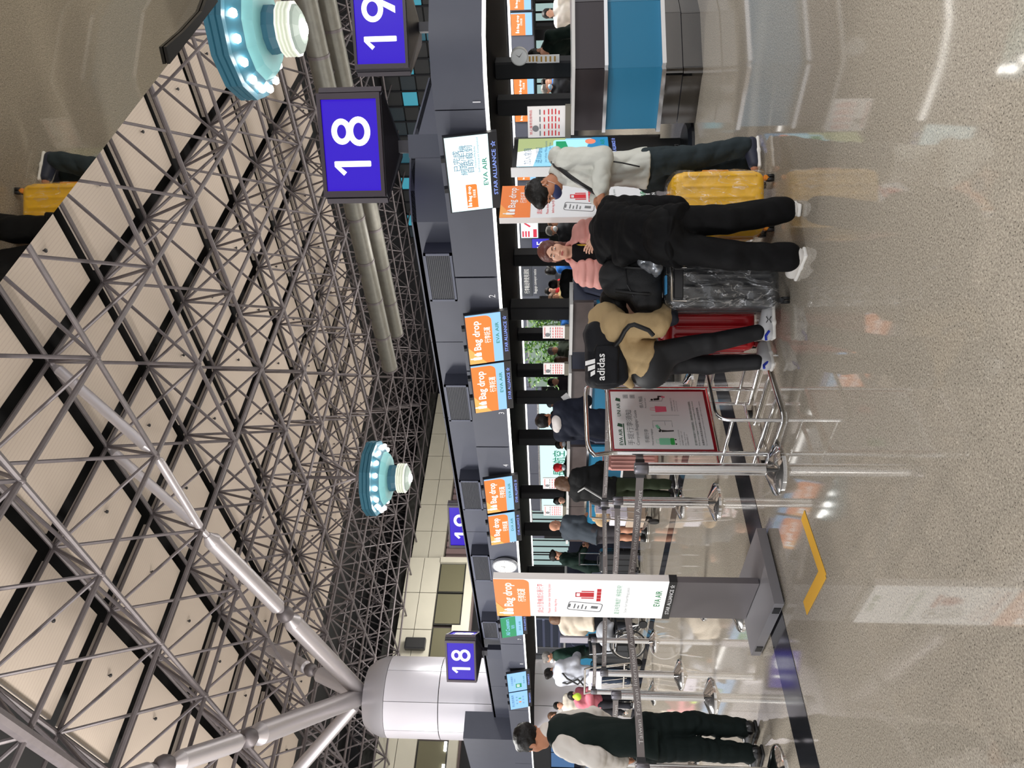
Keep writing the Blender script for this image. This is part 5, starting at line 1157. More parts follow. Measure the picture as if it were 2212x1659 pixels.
bs = suitcase('large dark suitcase wrapped in wrinkled clear film, a backpack on top', vb(1600, 617, 4.75), VR, .33, .46, .76, BKS, M_PLASTK, 4, film('clear_film_grey', (.8, .82, .84)))
b = MB(); b.path([(-.13, -.255, .66), (-.13, -.28, .66), (-.13, -.28, .75), (.08, -.28, .75), (.08, -.28, .66), (.08, -.255, .66)], .009, 8); b.build('strap_frame', M_STEEL, bs, True)
MB().box((-.02, -.262, .705), (.19, .02, .06), 0, 0, .008).build('front_grip', M_PLASTK, bs)
MB().box((-.02, -.2, .775), (.12, .06, .012), 0, 0, .004).build('blue_tag', mat('blue_tag', '#3f8fc4', .5), bs)
suitcase('shiny red hard suitcase squeezed between dark suitcase and beige top', vb(1600, 708, 5.22), VR, .34, .3, .69, RDS, mat('red_trim', '#7e0a14', .4), 5)
suitcase('rose pink suitcase behind the grey printed belt', vb(1400, 990, 9.9), VR, .32, .25, .78, PKS, mat('rose_trim', '#a8746c', .4), 6)
# backpack and bag that lie on the dark suitcase
M_BP = mat('backpack_black', '#17181b', .7, bump=(160, .25)); c0 = V(1437, 612, 4.72)
q = B(c0); t = thing('backpack', 'black fabric backpack lying on top of the dark wrapped suitcase', 'backpack', (q.x, q.y, .785), VR)
solid('body', [P_e((.03, 0, .21), (.15, .14, .19), None, .05), P_b((-.02, 0, .1), (.17, .14, .1), None, .06, .06), P_e((-.06, -.11, .12), (.1, .06, .09), None, .03)], .009, M_BP, t, (.009, 30, 4))
for s in (-.06, .1):
    b = MB(); b.path([(s, -.1, .3), (s - .02, -.15, .2), (s - .03, -.16, .1), (s - .02, -.12, .03)], .012, 6); b.build('strap', mat('strap_black', '#0e0e10', .6), t, True)
b = MB(); b.path([(-.1, -.145, .19), (-.03, -.155, .23), (.06, -.145, .24), (.12, -.12, .22)], .004, 5); b.build('zip', M_PLASTK, t)
c0 = V(1437, 575, 4.62); q = B(c0); t = thing('plastic_bag', 'crumpled silver grey plastic bag beside the black backpack', 'bag', (q.x, q.y, .785), VR)
solid('body', [P_e((0, -.08, .06), (.075, .07, .06), None, .03), P_e((.03, -.06, .11), (.05, .05, .05), None, .03), P_c((.02, -.06, .13), (.06, -.04, .17), .02, .008, .03)], .006, mat('silver_film', '#9a9ea4', .22, .5), t, (.012, 60, 9))
# ---------------------------------------------------------------- baggage sizer with its notice
def arc(a, b, c, n=6):
    a, b, c = Vector(a), Vector(b), Vector(c); return [a * (1 - t) ** 2 + b * 2 * t * (1 - t) + c * t * t for t in [k / n for k in range(n + 1)]]
SZ = (3.44, 3.8); sz = thing('baggage_sizer', 'chrome tube baggage sizer frame carrying a white carry-on notice', 'sizer', (SZ[0], SZ[1], 0), 0)
X0_, X1_ = -.31, .31
def tb(name, pts, r=.0125, ma=M_CHROME): b = MB(); b.path(pts, r, 10); return b.build(name, ma, sz, True)
tb('loop_handle', [(X0_, 0, .0125), (X0_, 0, 1.05)] + arc((X0_, 0, 1.05), (X0_, 0, 1.12), (X0_ - .05, -.04, 1.2)) + arc((X0_ - .06, -.05, 1.21), (X0_ - .03, -.06, 1.25), (X0_ + .06, -.06, 1.255)) + arc((X1_ - .12, -.06, 1.255), (X1_, -.06, 1.25), (X1_, -.03, 1.17)) + [(X1_, 0, 1.08), (X1_, 0, .0125)], .016)
for s, y in ((X0_, -.34), (X1_, -.34)):
    pass
tb('front_hoop', [(X0_, -.34, .02), (X0_, -.34, .34)] + arc((X0_, -.34, .34), (X0_, -.34, .43), (X0_ + .09, -.34, .43)) + arc((X1_ - .09, -.34, .43), (X1_, -.34, .43), (X1_, -.34, .34)) + [(X1_, -.34, .02)])
tb('floor_hoop', arc((X0_, .16, .013), (X0_, -.34, .013), (X0_ + .001, -.3, .013), 2)[:1] + [(X0_, -.3, .013)] + arc((X0_, -.3, .013), (X0_, -.36, .013), (X0_ + .08, -.36, .013)) + arc((X1_ - .08, -.36, .013), (X1_, -.36, .013), (X1_, -.3, .013)) + [(X1_, .16, .013)])
for z in (.11, .33): tb('side_rail', [(X0_, -.34, z), (X0_, .16, z)]); tb('side_rail', [(X1_, -.34, z), (X1_, .16, z)])
for z in (.05, .33): tb('rear_rail', [(X0_, .16, z), (X1_, .16, z)])
for x in (X0_, X1_): tb('rear_post', [(x, .16, .013), (x, .16, .36)])
for x in (-.12, .1): tb('floor_rail', [(x, -.36, .013), (x, .16, .013)])
tb('cross_rail', [(X0_, 0, .36), (X1_, 0, .36)]); tb('cross_rail', [(X0_, 0, 1.09), (X1_, 0, 1.09)])
for x in (-.24, .24): MB().tube((x, .2, .0), (x, .2, .03), .03, 12).build('caster', M_RUBBER, sz)
MB().span((X0_ + .02, -.005, .37), (X1_ - .02, .012, 1.075)).build('notice_board', mat('board_red', '#8c1220', .3), sz)
PZ = .695
MB().span((X0_ + .03, -.012, .392), (X1_ - .042, -.005, 1.068)).build('notice', mat('notice_white', '#dcdcde', .45), sz)
def nl(s, x, z, h_, ma, w=None, al='l', bold=False): return letter(sz, s, x, z, h_, ma, -.0135, w, al, bold)
DKG = mat('print_dark_green', '#1d4a33', .6); xl, xr = X0_ + .06, X1_ - .08
nl('EVA AIR', xl, 1.005, .026, DKG, .15, bold=True); nl('UNI AIR', .02, 1.005, .026, DKG, .13, bold=True)
for x in (-.085, .165): b = MB(); b.plate([(x, 1.0), (x + .03, 1.0), (x + .04, 1.03), (x + .012, 1.037)], -.0135, -.0115); b.plate([(x + .01, 1.006), (x + .024, 1.006), (x + .028, 1.022), (x + .014, 1.026)], -.015, -.0135); b.build('emblem', DKG, sz)
MB().span((xl, -.0135, .988), (xl + .2, -.0118, .996)).build('print_line', DKG, sz)
nl('手提行李須知', xl, .93, .036, M_PRINTGR, .33); nl('圖', .2, .945, .03, M_PRINTGR); nl('Carry-on Baggage Guide', xl, .892, .022, M_PRINTGR, .33); nl('圖', .2, .895, .03, M_PRINTGR)
nl('手提行李', xl + .02, .825, .024, M_PRINTGR); nl('Hand carry baggage', xl, .795, .014, M_PRINTGR, .15); nl('個人物品', .1, .84, .022, M_PRINTGR); nl('Personal item', .1, .815, .013, M_PRINTGR, .1)
LG = mat('print_mint', '#7fc8a4', .6); DGN = mat('print_leaf', '#2fa04a', .6); PKP = mat('print_pink', '#e0607c', .6)
b = MB(); b.plate(rrect(xl + .005, .68, xl + .065, .755, .008), -.0135, -.0118); b.build('case_drawing', LG, sz); b = MB(); b.plate(rrect(xl + .005, .65, xl + .065, .679, .006), -.0135, -.0118); b.build('case_drawing', DGN, sz)
for x in (.012, .052): b = MB(); b.plate(disc(.006, 0, 0, 10), -.0135, -.0118); b.build('case_drawing', M_PRINTK, sz).location = (xl + x, 0, .642)
b = MB(); b.path([(xl + .02, -.0125, .755), (xl + .02, -.0125, .775), (xl + .05, -.0125, .775), (xl + .05, -.0125, .755)], .0015, 4); b.build('case_drawing', LG, sz)
b = MB(); b.plate(disc(.009, 0, 0, 12), -.0135, -.0118); b.build('figure_drawing', M_PRINTK, sz).location = (xl + .13, 0, .742)
b = MB(); b.plate([(xl + .122, .73), (xl + .14, .73), (xl + .136, .69), (xl + .138, .645), (xl + .128, .645)], -.0135, -.0118); b.plate([(xl + .136, .728), (xl + .17, .75), (xl + .168, .757), (xl + .134, .737)], -.0135, -.0118); b.build('figure_drawing', M_PRINTK, sz)
b = MB(); b.plate([(xl + .16, .735), (xl + .19, .755), (xl + .18, .77), (xl + .15, .755)], -.015, -.0135); b.build('case_drawing', LG, sz)
b = MB(); b.path([(xl + .16, -.0125, .785), (xl + .225, -.0125, .785), (xl + .225, -.0125, .65), (xl + .17, -.0125, .65)], .0015, 4); b.path([(xl + .185, -.0125, .7), (xl + .22, -.0125, .7)], .0015, 4); b.build('cabin_drawing', M_PRINTGR, sz)
b = MB(); b.plate([(.06, .755), (.12, .755), (.115, .675), (.067, .675)], -.0135, -.0118); b.build('bag_drawing', PKP, sz); b = MB(); b.path([(.078, -.0125, .755), (.082, -.0125, .79), (.1, -.0125, .79), (.104, -.0125, .755)], .0015, 4); b.build('bag_drawing', PKP, sz)
b = MB(); b.plate(disc(.009, 0, 0, 12), -.0135, -.0118); b.build('figure_drawing', M_PRINTK, sz).location = (.185, 0, .77)
b = MB(); b.plate([(.178, .757), (.196, .757), (.2, .72), (.182, .72)], -.0135, -.0118); b.plate([(.185, .73), (.225, .725), (.222, .69), (.212, .69), (.212, .714), (.185, .715)], -.0135, -.0118); b.build('figure_drawing', M_PRINTK, sz)
b = MB(); b.plate([(.205, .7), (.218, .7), (.214, .675), (.203, .675)], -.016, -.0142); b.build('bag_drawing', PKP, sz)
b = MB(); b.path([(.17, -.0125, .79), (.172, -.0125, .7), (.2, -.0125, .69), (.225, -.0125, .69)], .0015, 4); b.build('seat_drawing', M_PRINTGR, sz)
MB().span((.03, -.0132, .59), (.031, -.0118, .79)).build('print_line', M_PRINTGR, sz)
for k, (s, x, w) in enumerate((('尺寸 56 x 36 x 23 公分以內', xl, .14), ('每件重量不可超過 7 公斤', xl, .13), ('Max. 7 kg per piece', xl, .12), ('商務艙可攜帶 2 件', xl, .1))): nl(s, x, .61 - .018 * k, .0085, M_PRINTGR, w)
for k, (s, w) in enumerate((('可放置於前方座位下方', .13), ('Fits under the seat', .11), ('in front of you', .1))): nl(s, .07, .63 - .018 * k, .0085, M_PRINTGR, w)
nl('若手提行李超過尺寸或重量規定，須辦理託運並可能加收費用。', xl, .5, .012, DKG, .42); nl('If the carry-on baggage is oversized or overweight, it will be checked.', xl, .48, .01, DKG, .42)
nl('如需更多資訊請洽詢地勤人員或參閱官網。', xl, .45, .012, M_PRINTK, .36); nl('For more information, please contact our staff or visit our website.', xl, .43, .01, M_PRINTGR, .42)
# ---------------------------------------------------------------- trolleys and other things by the counters
def trolley(label, loc, rz, loads=True):
    t = thing('luggage_trolley', label, 'trolley', (loc[0], loc[1], 0), rz, 'luggage trolleys')
    def p(n, pts, r=.014): b = MB(); b.path(pts, r, 8); b.build(n, M_STEEL, t, True)
    for s in (-.28, .28): p('side_tube', [(s, -.45, .98), (s, -.42, .9), (s, -.28, .2), (s, -.26, .14), (s * .55, .5, .14)])
    p('handle', [(-.28, -.45, .98), (.28, -.45, .98)], .018); p('cross_tube', [(-.28, -.3, .3), (.28, -.3, .3)])
    for k in range(5): p('deck_tube', [(-.24 + .12 * k, -.26, .15), (-.15 + .075 * k, .5, .15)], .01)
    for k in range(6): p('back_wire', [(-.25 + .1 * k, -.3, .25), (-.25 + .1 * k, -.4, .82)], .006)
    for (x, y) in ((-.27, -.26), (.27, -.26), (0, .45)): MB().tube((x - .02, y, .07), (x + .02, y, .07), .07, 16).build('wheel', M_RUBBER, t, True)
    MB().box((0, -.42, .8), (.42, .02, .22), 0, 0).build('advert_board', mat('advert_white', '#c7c4d4', .5), t); letter(t, 'K5', -.1, .8, .07, mat('print_navy', '#2a2f6a', .6), -.4315)
    return t
tl = vb(1380, 1100, 10.6); trolley('luggage trolley loaded with boxes and a tan stuffed toy', tl, VR + .5)
q = B(V(1330, 1095, 10.7)); 
for k, (dz, s, c, lb) in enumerate(((.165, (.5, .42, .26), '#b3a08e', 'brown carton at the bottom of the trolley load'), (.427, (.46, .4, .24), '#d5d2de', 'white printed carton on top of the brown carton on the trolley'))):
    t = thing('carton', lb, 'box', (q.x, q.y, dz), VR + .5); MB().box((0, 0, s[2] / 2), s, 0, 0, .008).build('box', mat('carton_%d' % k, c, .6), t); MB().box((0, 0, s[2] + .001), (.06, s[1], .002)).build('tape', mat('carton_tape', '#c9bfae', .4), t)
    if k: letter(t, 'KS', -.08, .1, .07, mat('print_navy', '#2a2f6a', .6), -.2025); b = MB(); b.plate(disc(.05, 0, 0, 16), -.2025, -.2005); b.build('picture', mat('print_plum', '#5a3f7a', .6), t).location = (.12, 0, .12)
t = thing('stuffed_toy', 'tan plush toy animal lying on the white carton', 'toy', (q.x, q.y, .67), VR)
TAN = mat('plush_tan', '#c8aa82', .9, bump=(120, .4)); solid('body', [P_e((0, 0, .11), (.19, .13, .11), None, .05), P_e((-.19, -.05, .13), (.1, .09, .09), None, .04), P_c((-.05, -.1, .06), (-.16, -.16, .03), .04, .03), P_c((.12, -.1, .06), (.2, -.16, .04), .04, .03), P_e((-.2, .03, .22), (.03, .02, .04), None, .02)], .012, TAN, t, (.008, 30, 2))
solid('dark_patch', [P_e((.03, -.06, .15), (.09, .08, .07), None, .02)], .012, mat('plush_brown', '#7d6350', .9), t)
for k, (x, y, f, lb) in enumerate(((1330, 1408, 13.6, 'black suitcase on the trolley pushed by the older masked staff'), (1330, 1440, 13.9, 'black suitcase behind its twin on the far trolley'))):
    suitcase(lb, vb(x, y, f), VR, .45, .3, .75, BKS, M_PLASTK, 4)
trolley('luggage trolley in front of the woman in the white jacket', vb(1350, 1432, 12.6), VR - .4)
suitcase('dark suitcase left of the bald man', vb(1330, 1212, 12.6), VR, .4, .3, .7, BKS, M_PLASTK, 4, None, None, None, .35)
suitcase('black suitcase standing beside the counter right of the bald man', vb(1330, 1145, 12.7), VR + .3, .4, .3, .62, BKS, M_PLASTK, 4)
suitcase('black suitcase behind the backpack, seen past the beige top', vb(1400, 825, 8.6), VR, .4, .28, .62, BKS, M_PLASTK, 4)
# wheelchair
w = vb(1380, 1368, 11.9); t = thing('wheelchair', 'wheelchair with round push rims right of the white stand', 'wheelchair', (w[0], w[1], 0), VR + 1.2)
for s in (-.28, .28):
    b = MB(); b.path([(s, .29 * math.cos(a), .3 + .29 * math.sin(a)) for a in [2 * math.pi * k / 22 for k in range(22)]], .014, 6, closed=True); o = b.build('wheel', M_RUBBER, t, True)
    b = MB(); b.path([(s * 1.12, .24 * math.cos(a), .3 + .24 * math.sin(a)) for a in [2 * math.pi * k / 22 for k in range(22)]], .009, 6, closed=True); b.build('push_rim', M_CHROME, o, True)
    b = MB(); b.path([(s * .85, .25, .92), (s * .85, .2, .5), (s * .85, -.25, .48), (s * .85, -.38, .12)], .013, 6); b.build('side_frame', M_CHROME, t, True); MB().tube((s * .85 - .015, -.38, .07), (s * .85 + .015, -.38, .07), .07, 12).build('caster', M_RUBBER, t)
MB().box((0, 0, .48), (.44, .42, .04), 0, 0, .01).build('seat', M_PLASTK, t); MB().box((0, .23, .72), (.44, .03, .4), 0, 0, .01).build('backrest', M_PLASTK, t)
t = thing('cloth_bundle', 'pale grey cloth bundle heaped on the wheelchair', 'cloth', (w[0], w[1], .502), VR); solid('cloth', [P_e((0, 0, .14), (.22, .2, .14), None, .06), P_e((-.1, -.1, .12), (.16, .14, .12), None, .06), P_c((.1, -.1, .1), (.2, -.15, .05), .06, .03)], .014, mat('cloth_pale', '#a9adb4', .8), t, (.02, 22, 4))
# ================================================================ people in front
CUT = A_
def cloth(n, c, r=.8, b=(180, .12), **k): return mat(n, c, r, bump=b, spec=.18, **k)
BLK = cloth('cloth_black', '#0d0d0f'); PANT = cloth('cloth_black_pant', '#0b0b0d', .7); JEAN = cloth('denim', '#2c3539', .8); WJK = cloth('jacket_white', '#c9cac2', .55)
# --- man in the white jacket, bowed over his phone
f = 5.15; b0 = V(1640, 345, f)
p = Fig('man in white jacket and mask bowing over his phone', (b0.x, f), math.radians(-78), 1.72, .1, hlean=.72, hyaw=math.radians(-76))
p.put(head=(1176, 410, f), neck=(1212, 372, f), sh_l=(1226, 346, f - .16), sh_r=(1230, 372, f + .2), chest=(1268, 366, f), waist=(1330, 366, f), pelvis=(1388, 364, f), el_l=(1303, 338, f - .24), wr_l=(1297, 412, f - .2), el_r=(1304, 392, f + .22), wr_r=(1290, 432, f + .02),
      hip_l=(1402, 352, f - .08), hip_r=(1402, 384, f + .08), kn_l=(1512, 338, f - .06), kn_r=(1512, 380, f + .12), an_l=(1612, 315, f - .02), an_r=(1610, 352, f + .16), toe_l=(1630, 366, f - .06), toe_r=(1628, 392, f + .1))
p.head(SKIN2, mask=mat('mask_navy', '#27305c', .7)); p.hair('short'); p.arms(curl=.75, nl=(0, -.35, .95), nr=(0, .3, .9), dl=(-1, .1, -.1), dr=(-.9, -.3, -.1))
J = p.J; U = p.U
jk = p.top_prims(.02, .03, True, .03) + [P_e(p.px(1202, 338, f), (.06, .12, .055), rotm(0, 0, .3), .025), P_e(p.px(1212, 350, f - .02), (.07, .12, .05), None, .03)]
o = solid('jacket', jk, .0085, WJK, p.t, (.0062, 62, 4))
for (a, b_) in (((1330, 352), (1352, 354)), ((1352, 354), (1384, 358))):
    pass
b = MB(); b.path([p.px(1318, 348, f - .225), p.px(1345, 352, f - .23), p.px(1382, 360, f - .225)], .005, 6); b.build('pocket_zip', M_RUBBER, o)
b = MB(); b.path([p.px(1194, 350, f - .02), p.px(1199, 357, f - .1), p.px(1212, 366, f - .17), p.px(1232, 382, f - .215), p.px(1255, 398, f - .205), p.px(1278, 412, f - .17), p.px(1300, 424, f - .06)], .016, 8); b.build('bag_strap', M_PLASTK, p.t, True)
MB().lathe([(.001, 0)] * 2, n=3)
b = MB(); b.path([p.px(1293, 410, f - .215), p.px(1297, 411, f - .225), p.px(1306, 412, f - .215)], .006, 6); b.build('cuff_tab', M_RUBBER, o)
solid('shirt', [P_c(J['chest'], J['neck'], .13, .075, .03, n=p.torso_n(), s=.75)], .01, mat('shirt_blue', '#3f5fa8', .8), p.t)
solid('trousers', p.trouser_prims(.022, .006), .0095, JEAN, p.t, (.0055, 64, 12)); p.shoes(mat('shoe_navy', '#23283a', .6), SOLE, .005); p.finish()
for k in ('shoe',):
    pass
q = B(V(1304, 452, f - .12)); t = thing('phone', 'dark phone held in the hands of the man in white', 'phone', q, VR); MB().box((0, 0, 0), (.075, .11, .01), 0, 0, .004).build('body', M_PLASTK, t)
# --- woman in black, bent forward over the luggage, seen from behind
f = 4.32; b0 = V(1722, 505, f)
p = Fig('woman in black hooded jacket and wide trousers bending away over the luggage', (b0.x, f), math.radians(168), 1.64, 1.1, hlean=1.35, female=True)
p.put(pelvis=(1432, 506, f + .05), waist=(1378, 503, f + .17), chest=(1328, 500, f + .36), neck=(1305, 494, f + .56), head=(1322, 488, f + .72), sh_r=(1322, 452, f + .46), sh_l=(1326, 548, f + .46), el_r=(1448, 448, f + .36), wr_r=(1432, 470, f + .6), el_l=(1420, 568, f + .42), wr_l=(1428, 575, f + .66),
      hip_r=(1448, 480, f + .04), hip_l=(1448, 533, f), kn_r=(1572, 474, f + .02), kn_l=(1580, 552, f - .04), an_r=(1696, 453, f + .06), an_l=(1708, 556, f - .02), toe_r=(1700, 446, f + .22), toe_l=(1716, 584, f + .08))
p.head(SKIN3, fine=False, h=.006); p.hair('bob', HAIRK, .008); p.arms(h=.005, curl=.6)
J = p.J
hoodc = p.px(1303, 530, f + .44)
solid('jacket', p.top_prims(.028, .14, True, .02) + [P_e(hoodc, (.13, .09, .045), rotm(0, -.7), .02), P_e(p.px(1345, 545, f + .22), (.09, .08, .07), None, .05), P_e(p.px(1462, 447, f + .34), (.055, .06, .08), None, .04)], .0095, BLK, p.t, (.0085, 56, 6))
solid('trousers', p.trouser_prims(.018, .026) + [P_e(p.px(1437, 506, f + .0), (.155, .125, .12), None, .04)], .0095, PANT, p.t, (.0055, 54, 7)); p.shoes(mat('shoe_white', '#d9d5cf', .5), SOLE, .005); p.finish(SKIN3)
# --- woman in the pink coat, facing the photographer
f = 5.55; b0 = V(1640, 548, f)
p = Fig('woman with red brown hair in pink puffer coat, facing the camera', (b0.x, f), math.radians(-6), 1.62, .05, hlean=.12, hyaw=math.radians(-14), hroll=.12, female=True)
p.put(head=(1196, 544, f), neck=(1244, 545, f + .02), sh_l=(1264, 502, f), sh_r=(1266, 592, f), chest=(1300, 548, f), waist=(1352, 548, f), pelvis=(1402, 548, f), el_l=(1336, 478, f - .02), wr_l=(1290, 514, f - .24), el_r=(1345, 612, f - .02), wr_r=(1385, 596, f - .22))
p.head(SKIN3, h=.0036); p.hair('tied', HAIRR); p.arms(h=.0038, curl=.35, nl=(.3, -.9, .3), dl=(-.75, -.15, .62), nr=(-.6, -.6, .2))
J = p.J
solid('shirt', p.top_prims(.008, .1, False), .009, BLK, p.t, (.004, 30, 3))
PINK = cloth('coat_pink', '#d99c94', .5, (60, .15)); fr = (J['chest'] + J['waist']) / 2 + p.F * .22
pf = p.top_prims(.034, .14, True, .02) + [P_b(fr, (.062, .2, .36), rotm(p.yaw), .03, .02, 's'), P_b(J['neck'] + p.F * .14 + U * .04, (.075, .12, .12), rotm(p.yaw), .04, .03, 's')]
for q in 'lr':
    for k in range(4):
        c = lerp(J['sh_' + q], J['el_' + q], .2 + .25 * k); pf.append(P_e(c, (.068, .068, .028), None, .03))
    for k in range(3):
        c = lerp(J['el_' + q], J['wr_' + q], .2 + .27 * k); pf.append(P_e(c, (.052, .052, .05), None, .03))
for k in range(4):
    for s in (-1, 1): pf.append(P_e(lerp(J['chest'], J['pelvis'], -.15 + .3 * k) + p.L * s * .12 + p.F * .06, (.075, .06, .032), None, .03))
for s in (-1, 1): pf.append(P_c(J['neck'] + p.L * s * .075 + p.F * .02, J['neck'] + p.L * s * .09 + p.F * .1 - U * .1, .03, .024, .03))
solid('coat', pf, .0085, PINK, p.t, (.016, .062, 0, 'q'))
solid('trousers', p.trouser_prims(.02, .01), .012, PANT, p.t); p.shoes(mat('shoe_white', '#d9d5cf', .5)); p.finish(SKIN3)
b = MB(); b.path([J['neck'] + p.L * .05 + p.F * .07 + U * .0, J['neck'] + p.L * .045 + p.F * .115 - U * .07, J['chest'] + p.L * .02 + p.F * .135, J['waist'] + p.L * .0 + p.F * .14 - U * .02], .0055, 6); b.build('lanyard', mat('lanyard_yellow', '#d8b23a', .5), p.t)
# --- person in the beige top, bent over, backpack on
f = 4.75; b0 = V(1680, 740, f)
p = Fig('person in beige sweatshirt and black leggings bent forward under a backpack', (b0.x, f), math.radians(100), 1.66, .9, hlean=1.2, female=True)
p.put(pelvis=(1396, 778, f), waist=(1352, 760, f), chest=(1322, 716, f), neck=(1312, 682, f + .02), head=(1340, 655, f + .08), sh_r=(1330, 706, f - .15), sh_l=(1322, 694, f + .19), el_r=(1418, 702, f - .17), wr_r=(1440, 674, f - .05), el_l=(1405, 672, f + .25), wr_l=(1432, 650, f + .26),
      hip_r=(1408, 768, f - .08), hip_l=(1408, 778, f + .1), kn_r=(1528, 742, f - .08), kn_l=(1528, 788, f + .1), an_r=(1645, 716, f - .06), an_l=(1642, 782, f + .06), toe_r=(1662, 662, f - .04), toe_l=(1658, 752, f + .14))
p.head(SKIN3, fine=False, h=.006); p.hair('bob', HAIRK, .008); p.arms(h=.005, curl=.8)
J = p.J; BEI = cloth('top_beige', '#b79e76', .85, (140, .2))
solid('sweatshirt', p.top_prims(.028, .01, True, .035) + [P_c(lerp(J['el_r'], J['sh_r'], .4), J['el_r'], .07, .066, .04), P_c(J['pelvis'] + A_((-.11, -.02, .15)), J['pelvis'] + A_((-.17, -.02, .1)), .045, .02, .05)], .009, BEI, p.t, (.0055, 60, 9))
solid('leggings', p.trouser_prims(.012, .0) + [P_e(J['pelvis'] + A_((-.045, 0, -.02)), (.145, .17, .145), None, .06)], .009, mat('leggings_black', '#0e0f14', .6), p.t, (.003, 30, 5))
SW = mat('shoe_white_grey', '#c8c8ca', .5); p.shoes(SW, SOLE, .005); p.finish(SKIN3)
for q in 'lr':
    a = J['an_' + q]; d = J['toe_' + q] - a; d = d / np.linalg.norm(d); b = MB()
    c = a - A_((0, 0, .035)) - d * .035 + A_((0, -.047, 0)); b.path([c - d * .03 + U * .0, c + d * .0 + U * .012, c + d * .035], .009, 6); b.build('heel_mark', mat('shoe_blue', '#2438b0', .5), p.t)
b = MB(); c = J['an_r'] + (J['toe_r'] - J['an_r']) * .45 + A_((0, -.046, -.01))
for s in (-1, 1): b.path([c + A_((-.02, 0, s * .016)), c + A_((0, -.002, s * .004)), c + A_((.02, 0, s * .016))], .003, 5)
b.build('shoe_logo', M_PRINTK, p.t)
solid('glove', [P_e(p.px(1442, 678, f - .08), (.06, .05, .05), None, .03), P_e(p.px(1446, 690, f - .1), (.045, .04, .05), None, .03)], .008, mat('cloth_navy', '#181b26', .8), p.t, (.01, 40, 3))
cb = p.px(1300, 770, f - .02)
q = B(Vector(cb.tolist()) + p.base); bp = thing('backpack', 'black backpack with white brand lettering worn by the bent person', 'backpack', q, VR)
BPM = cloth('backpack_charcoal', '#1b1c20', .65, (200, .2))
solid('body', [P_b((0, 0, 0), (.205, .165, .105), rotm(0, 0, -.03), .06, .02), P_b((-.02, -.03, -.06), (.17, .12, .09), rotm(0, 0, -.12), .05, .05), P_e((.16, 0, .04), (.08, .14, .07), None, .05)], .0085, BPM, bp, (.006, 26, 3))
solid('front_pocket', [P_b((-.06, -.165, -.02), (.125, .02, .075), None, .018, .01)], .007, BPM, bp, (.003, 40, 3))
b = MB(); b.path([(.03, -.17, .06), (.1, -.165, .03), (.17, -.14, -.03), (.2, -.1, -.06)], .006, 6); b.build('zip', M_RUBBER, bp)
letter(bp, 'adidas', -.075, -.005, .05, M_PRINTW, -.197, .17, bold=True, rot=.0)
for k, (x, hgt) in enumerate(((-.12, .028), (-.085, .045), (-.05, .062))): b = MB(); b.plate([(x, .055), (x + .028, .055), (x + .012, .055 + hgt), (x - .016, .055 + hgt)], -.19, -.186); b.build('logo_bar', M_PRINTW, bp)
b = MB(); b.path([(.06, -.17, -.07), (.096, -.23, -.1), (.15, -.285, -.125), (.178, -.3, -.15), (.185, -.305, -.18), (.17, -.3, -.22), (.15, -.295, -.27), (.12, -.28, -.3)], .015, 8); b.build('shoulder_strap', mat('strap_black', '#0e0e10', .6), bp, True)
# --- man in vest
f = 5.2; b0 = V(1640, 1600, f)
F_ = Fig('man in dark green vest and white shirt standing with his back turned', (b0.x, f), math.radians(180 + 35), 1.75, .04, hyaw=math.radians(180 + 66), hlean=.12, width=.93)
F_.put(head=(1150, 1594, f), neck=(1194, 1580, f), sh_r=(1222, 1563, f + .12), sh_l=(1218, 1611, f - .12), chest=(1260, 1586, f), waist=(1322, 1592, f), pelvis=(1380, 1596, f), el_l=(1286, 1636, f - .18), wr_l=(1344, 1644, f - .0), el_r=(1285, 1548, f + .3), wr_r=(1335, 1580, f + .4),
       hip_r=(1392, 1572, f + .03), hip_l=(1392, 1616, f - .03), kn_r=(1505, 1562, f + .08), kn_l=(1508, 1618, f - .04), an_r=(1608, 1574, f + .06), an_l=(1622, 1628, f - .05), toe_r=(1625, 1600, f + .16), toe_l=(1640, 1652, f + .02))
F_.head(SKIN2); F_.hair('short'); F_.arms(curl=.5, nl=(0, -.8, .5))
J = F_.J
SHIRT = cloth('shirt_white', '#d3cdc6', .7)
o = solid('shirt', F_.top_prims(-.016, ts=.024), .009, SHIRT, F_.t, (.0065, 62, 5))
solid('collar', [P_c(J['neck'] - U * .03, J['neck'] + U * .04, .07, .061, .01), P_c(J['neck'] - U * .03, J['head'], .05, .052, .004, 's')], .005, SHIRT, o)
solid('vest', F_.top_prims(.016, .12, False), .009, cloth('vest_green', '#121d1b', .8), F_.t, (.005, 40, 2))
solid('trousers', F_.trouser_prims(.016, .008), .0095, cloth('trouser_green', '#0e1817', .8), F_.t, (.007, 60, 8)); F_.shoes(mat('shoe_black', '#0d0d0e', .25), mat('sole_black', '#161616', .6)); F_.finish()
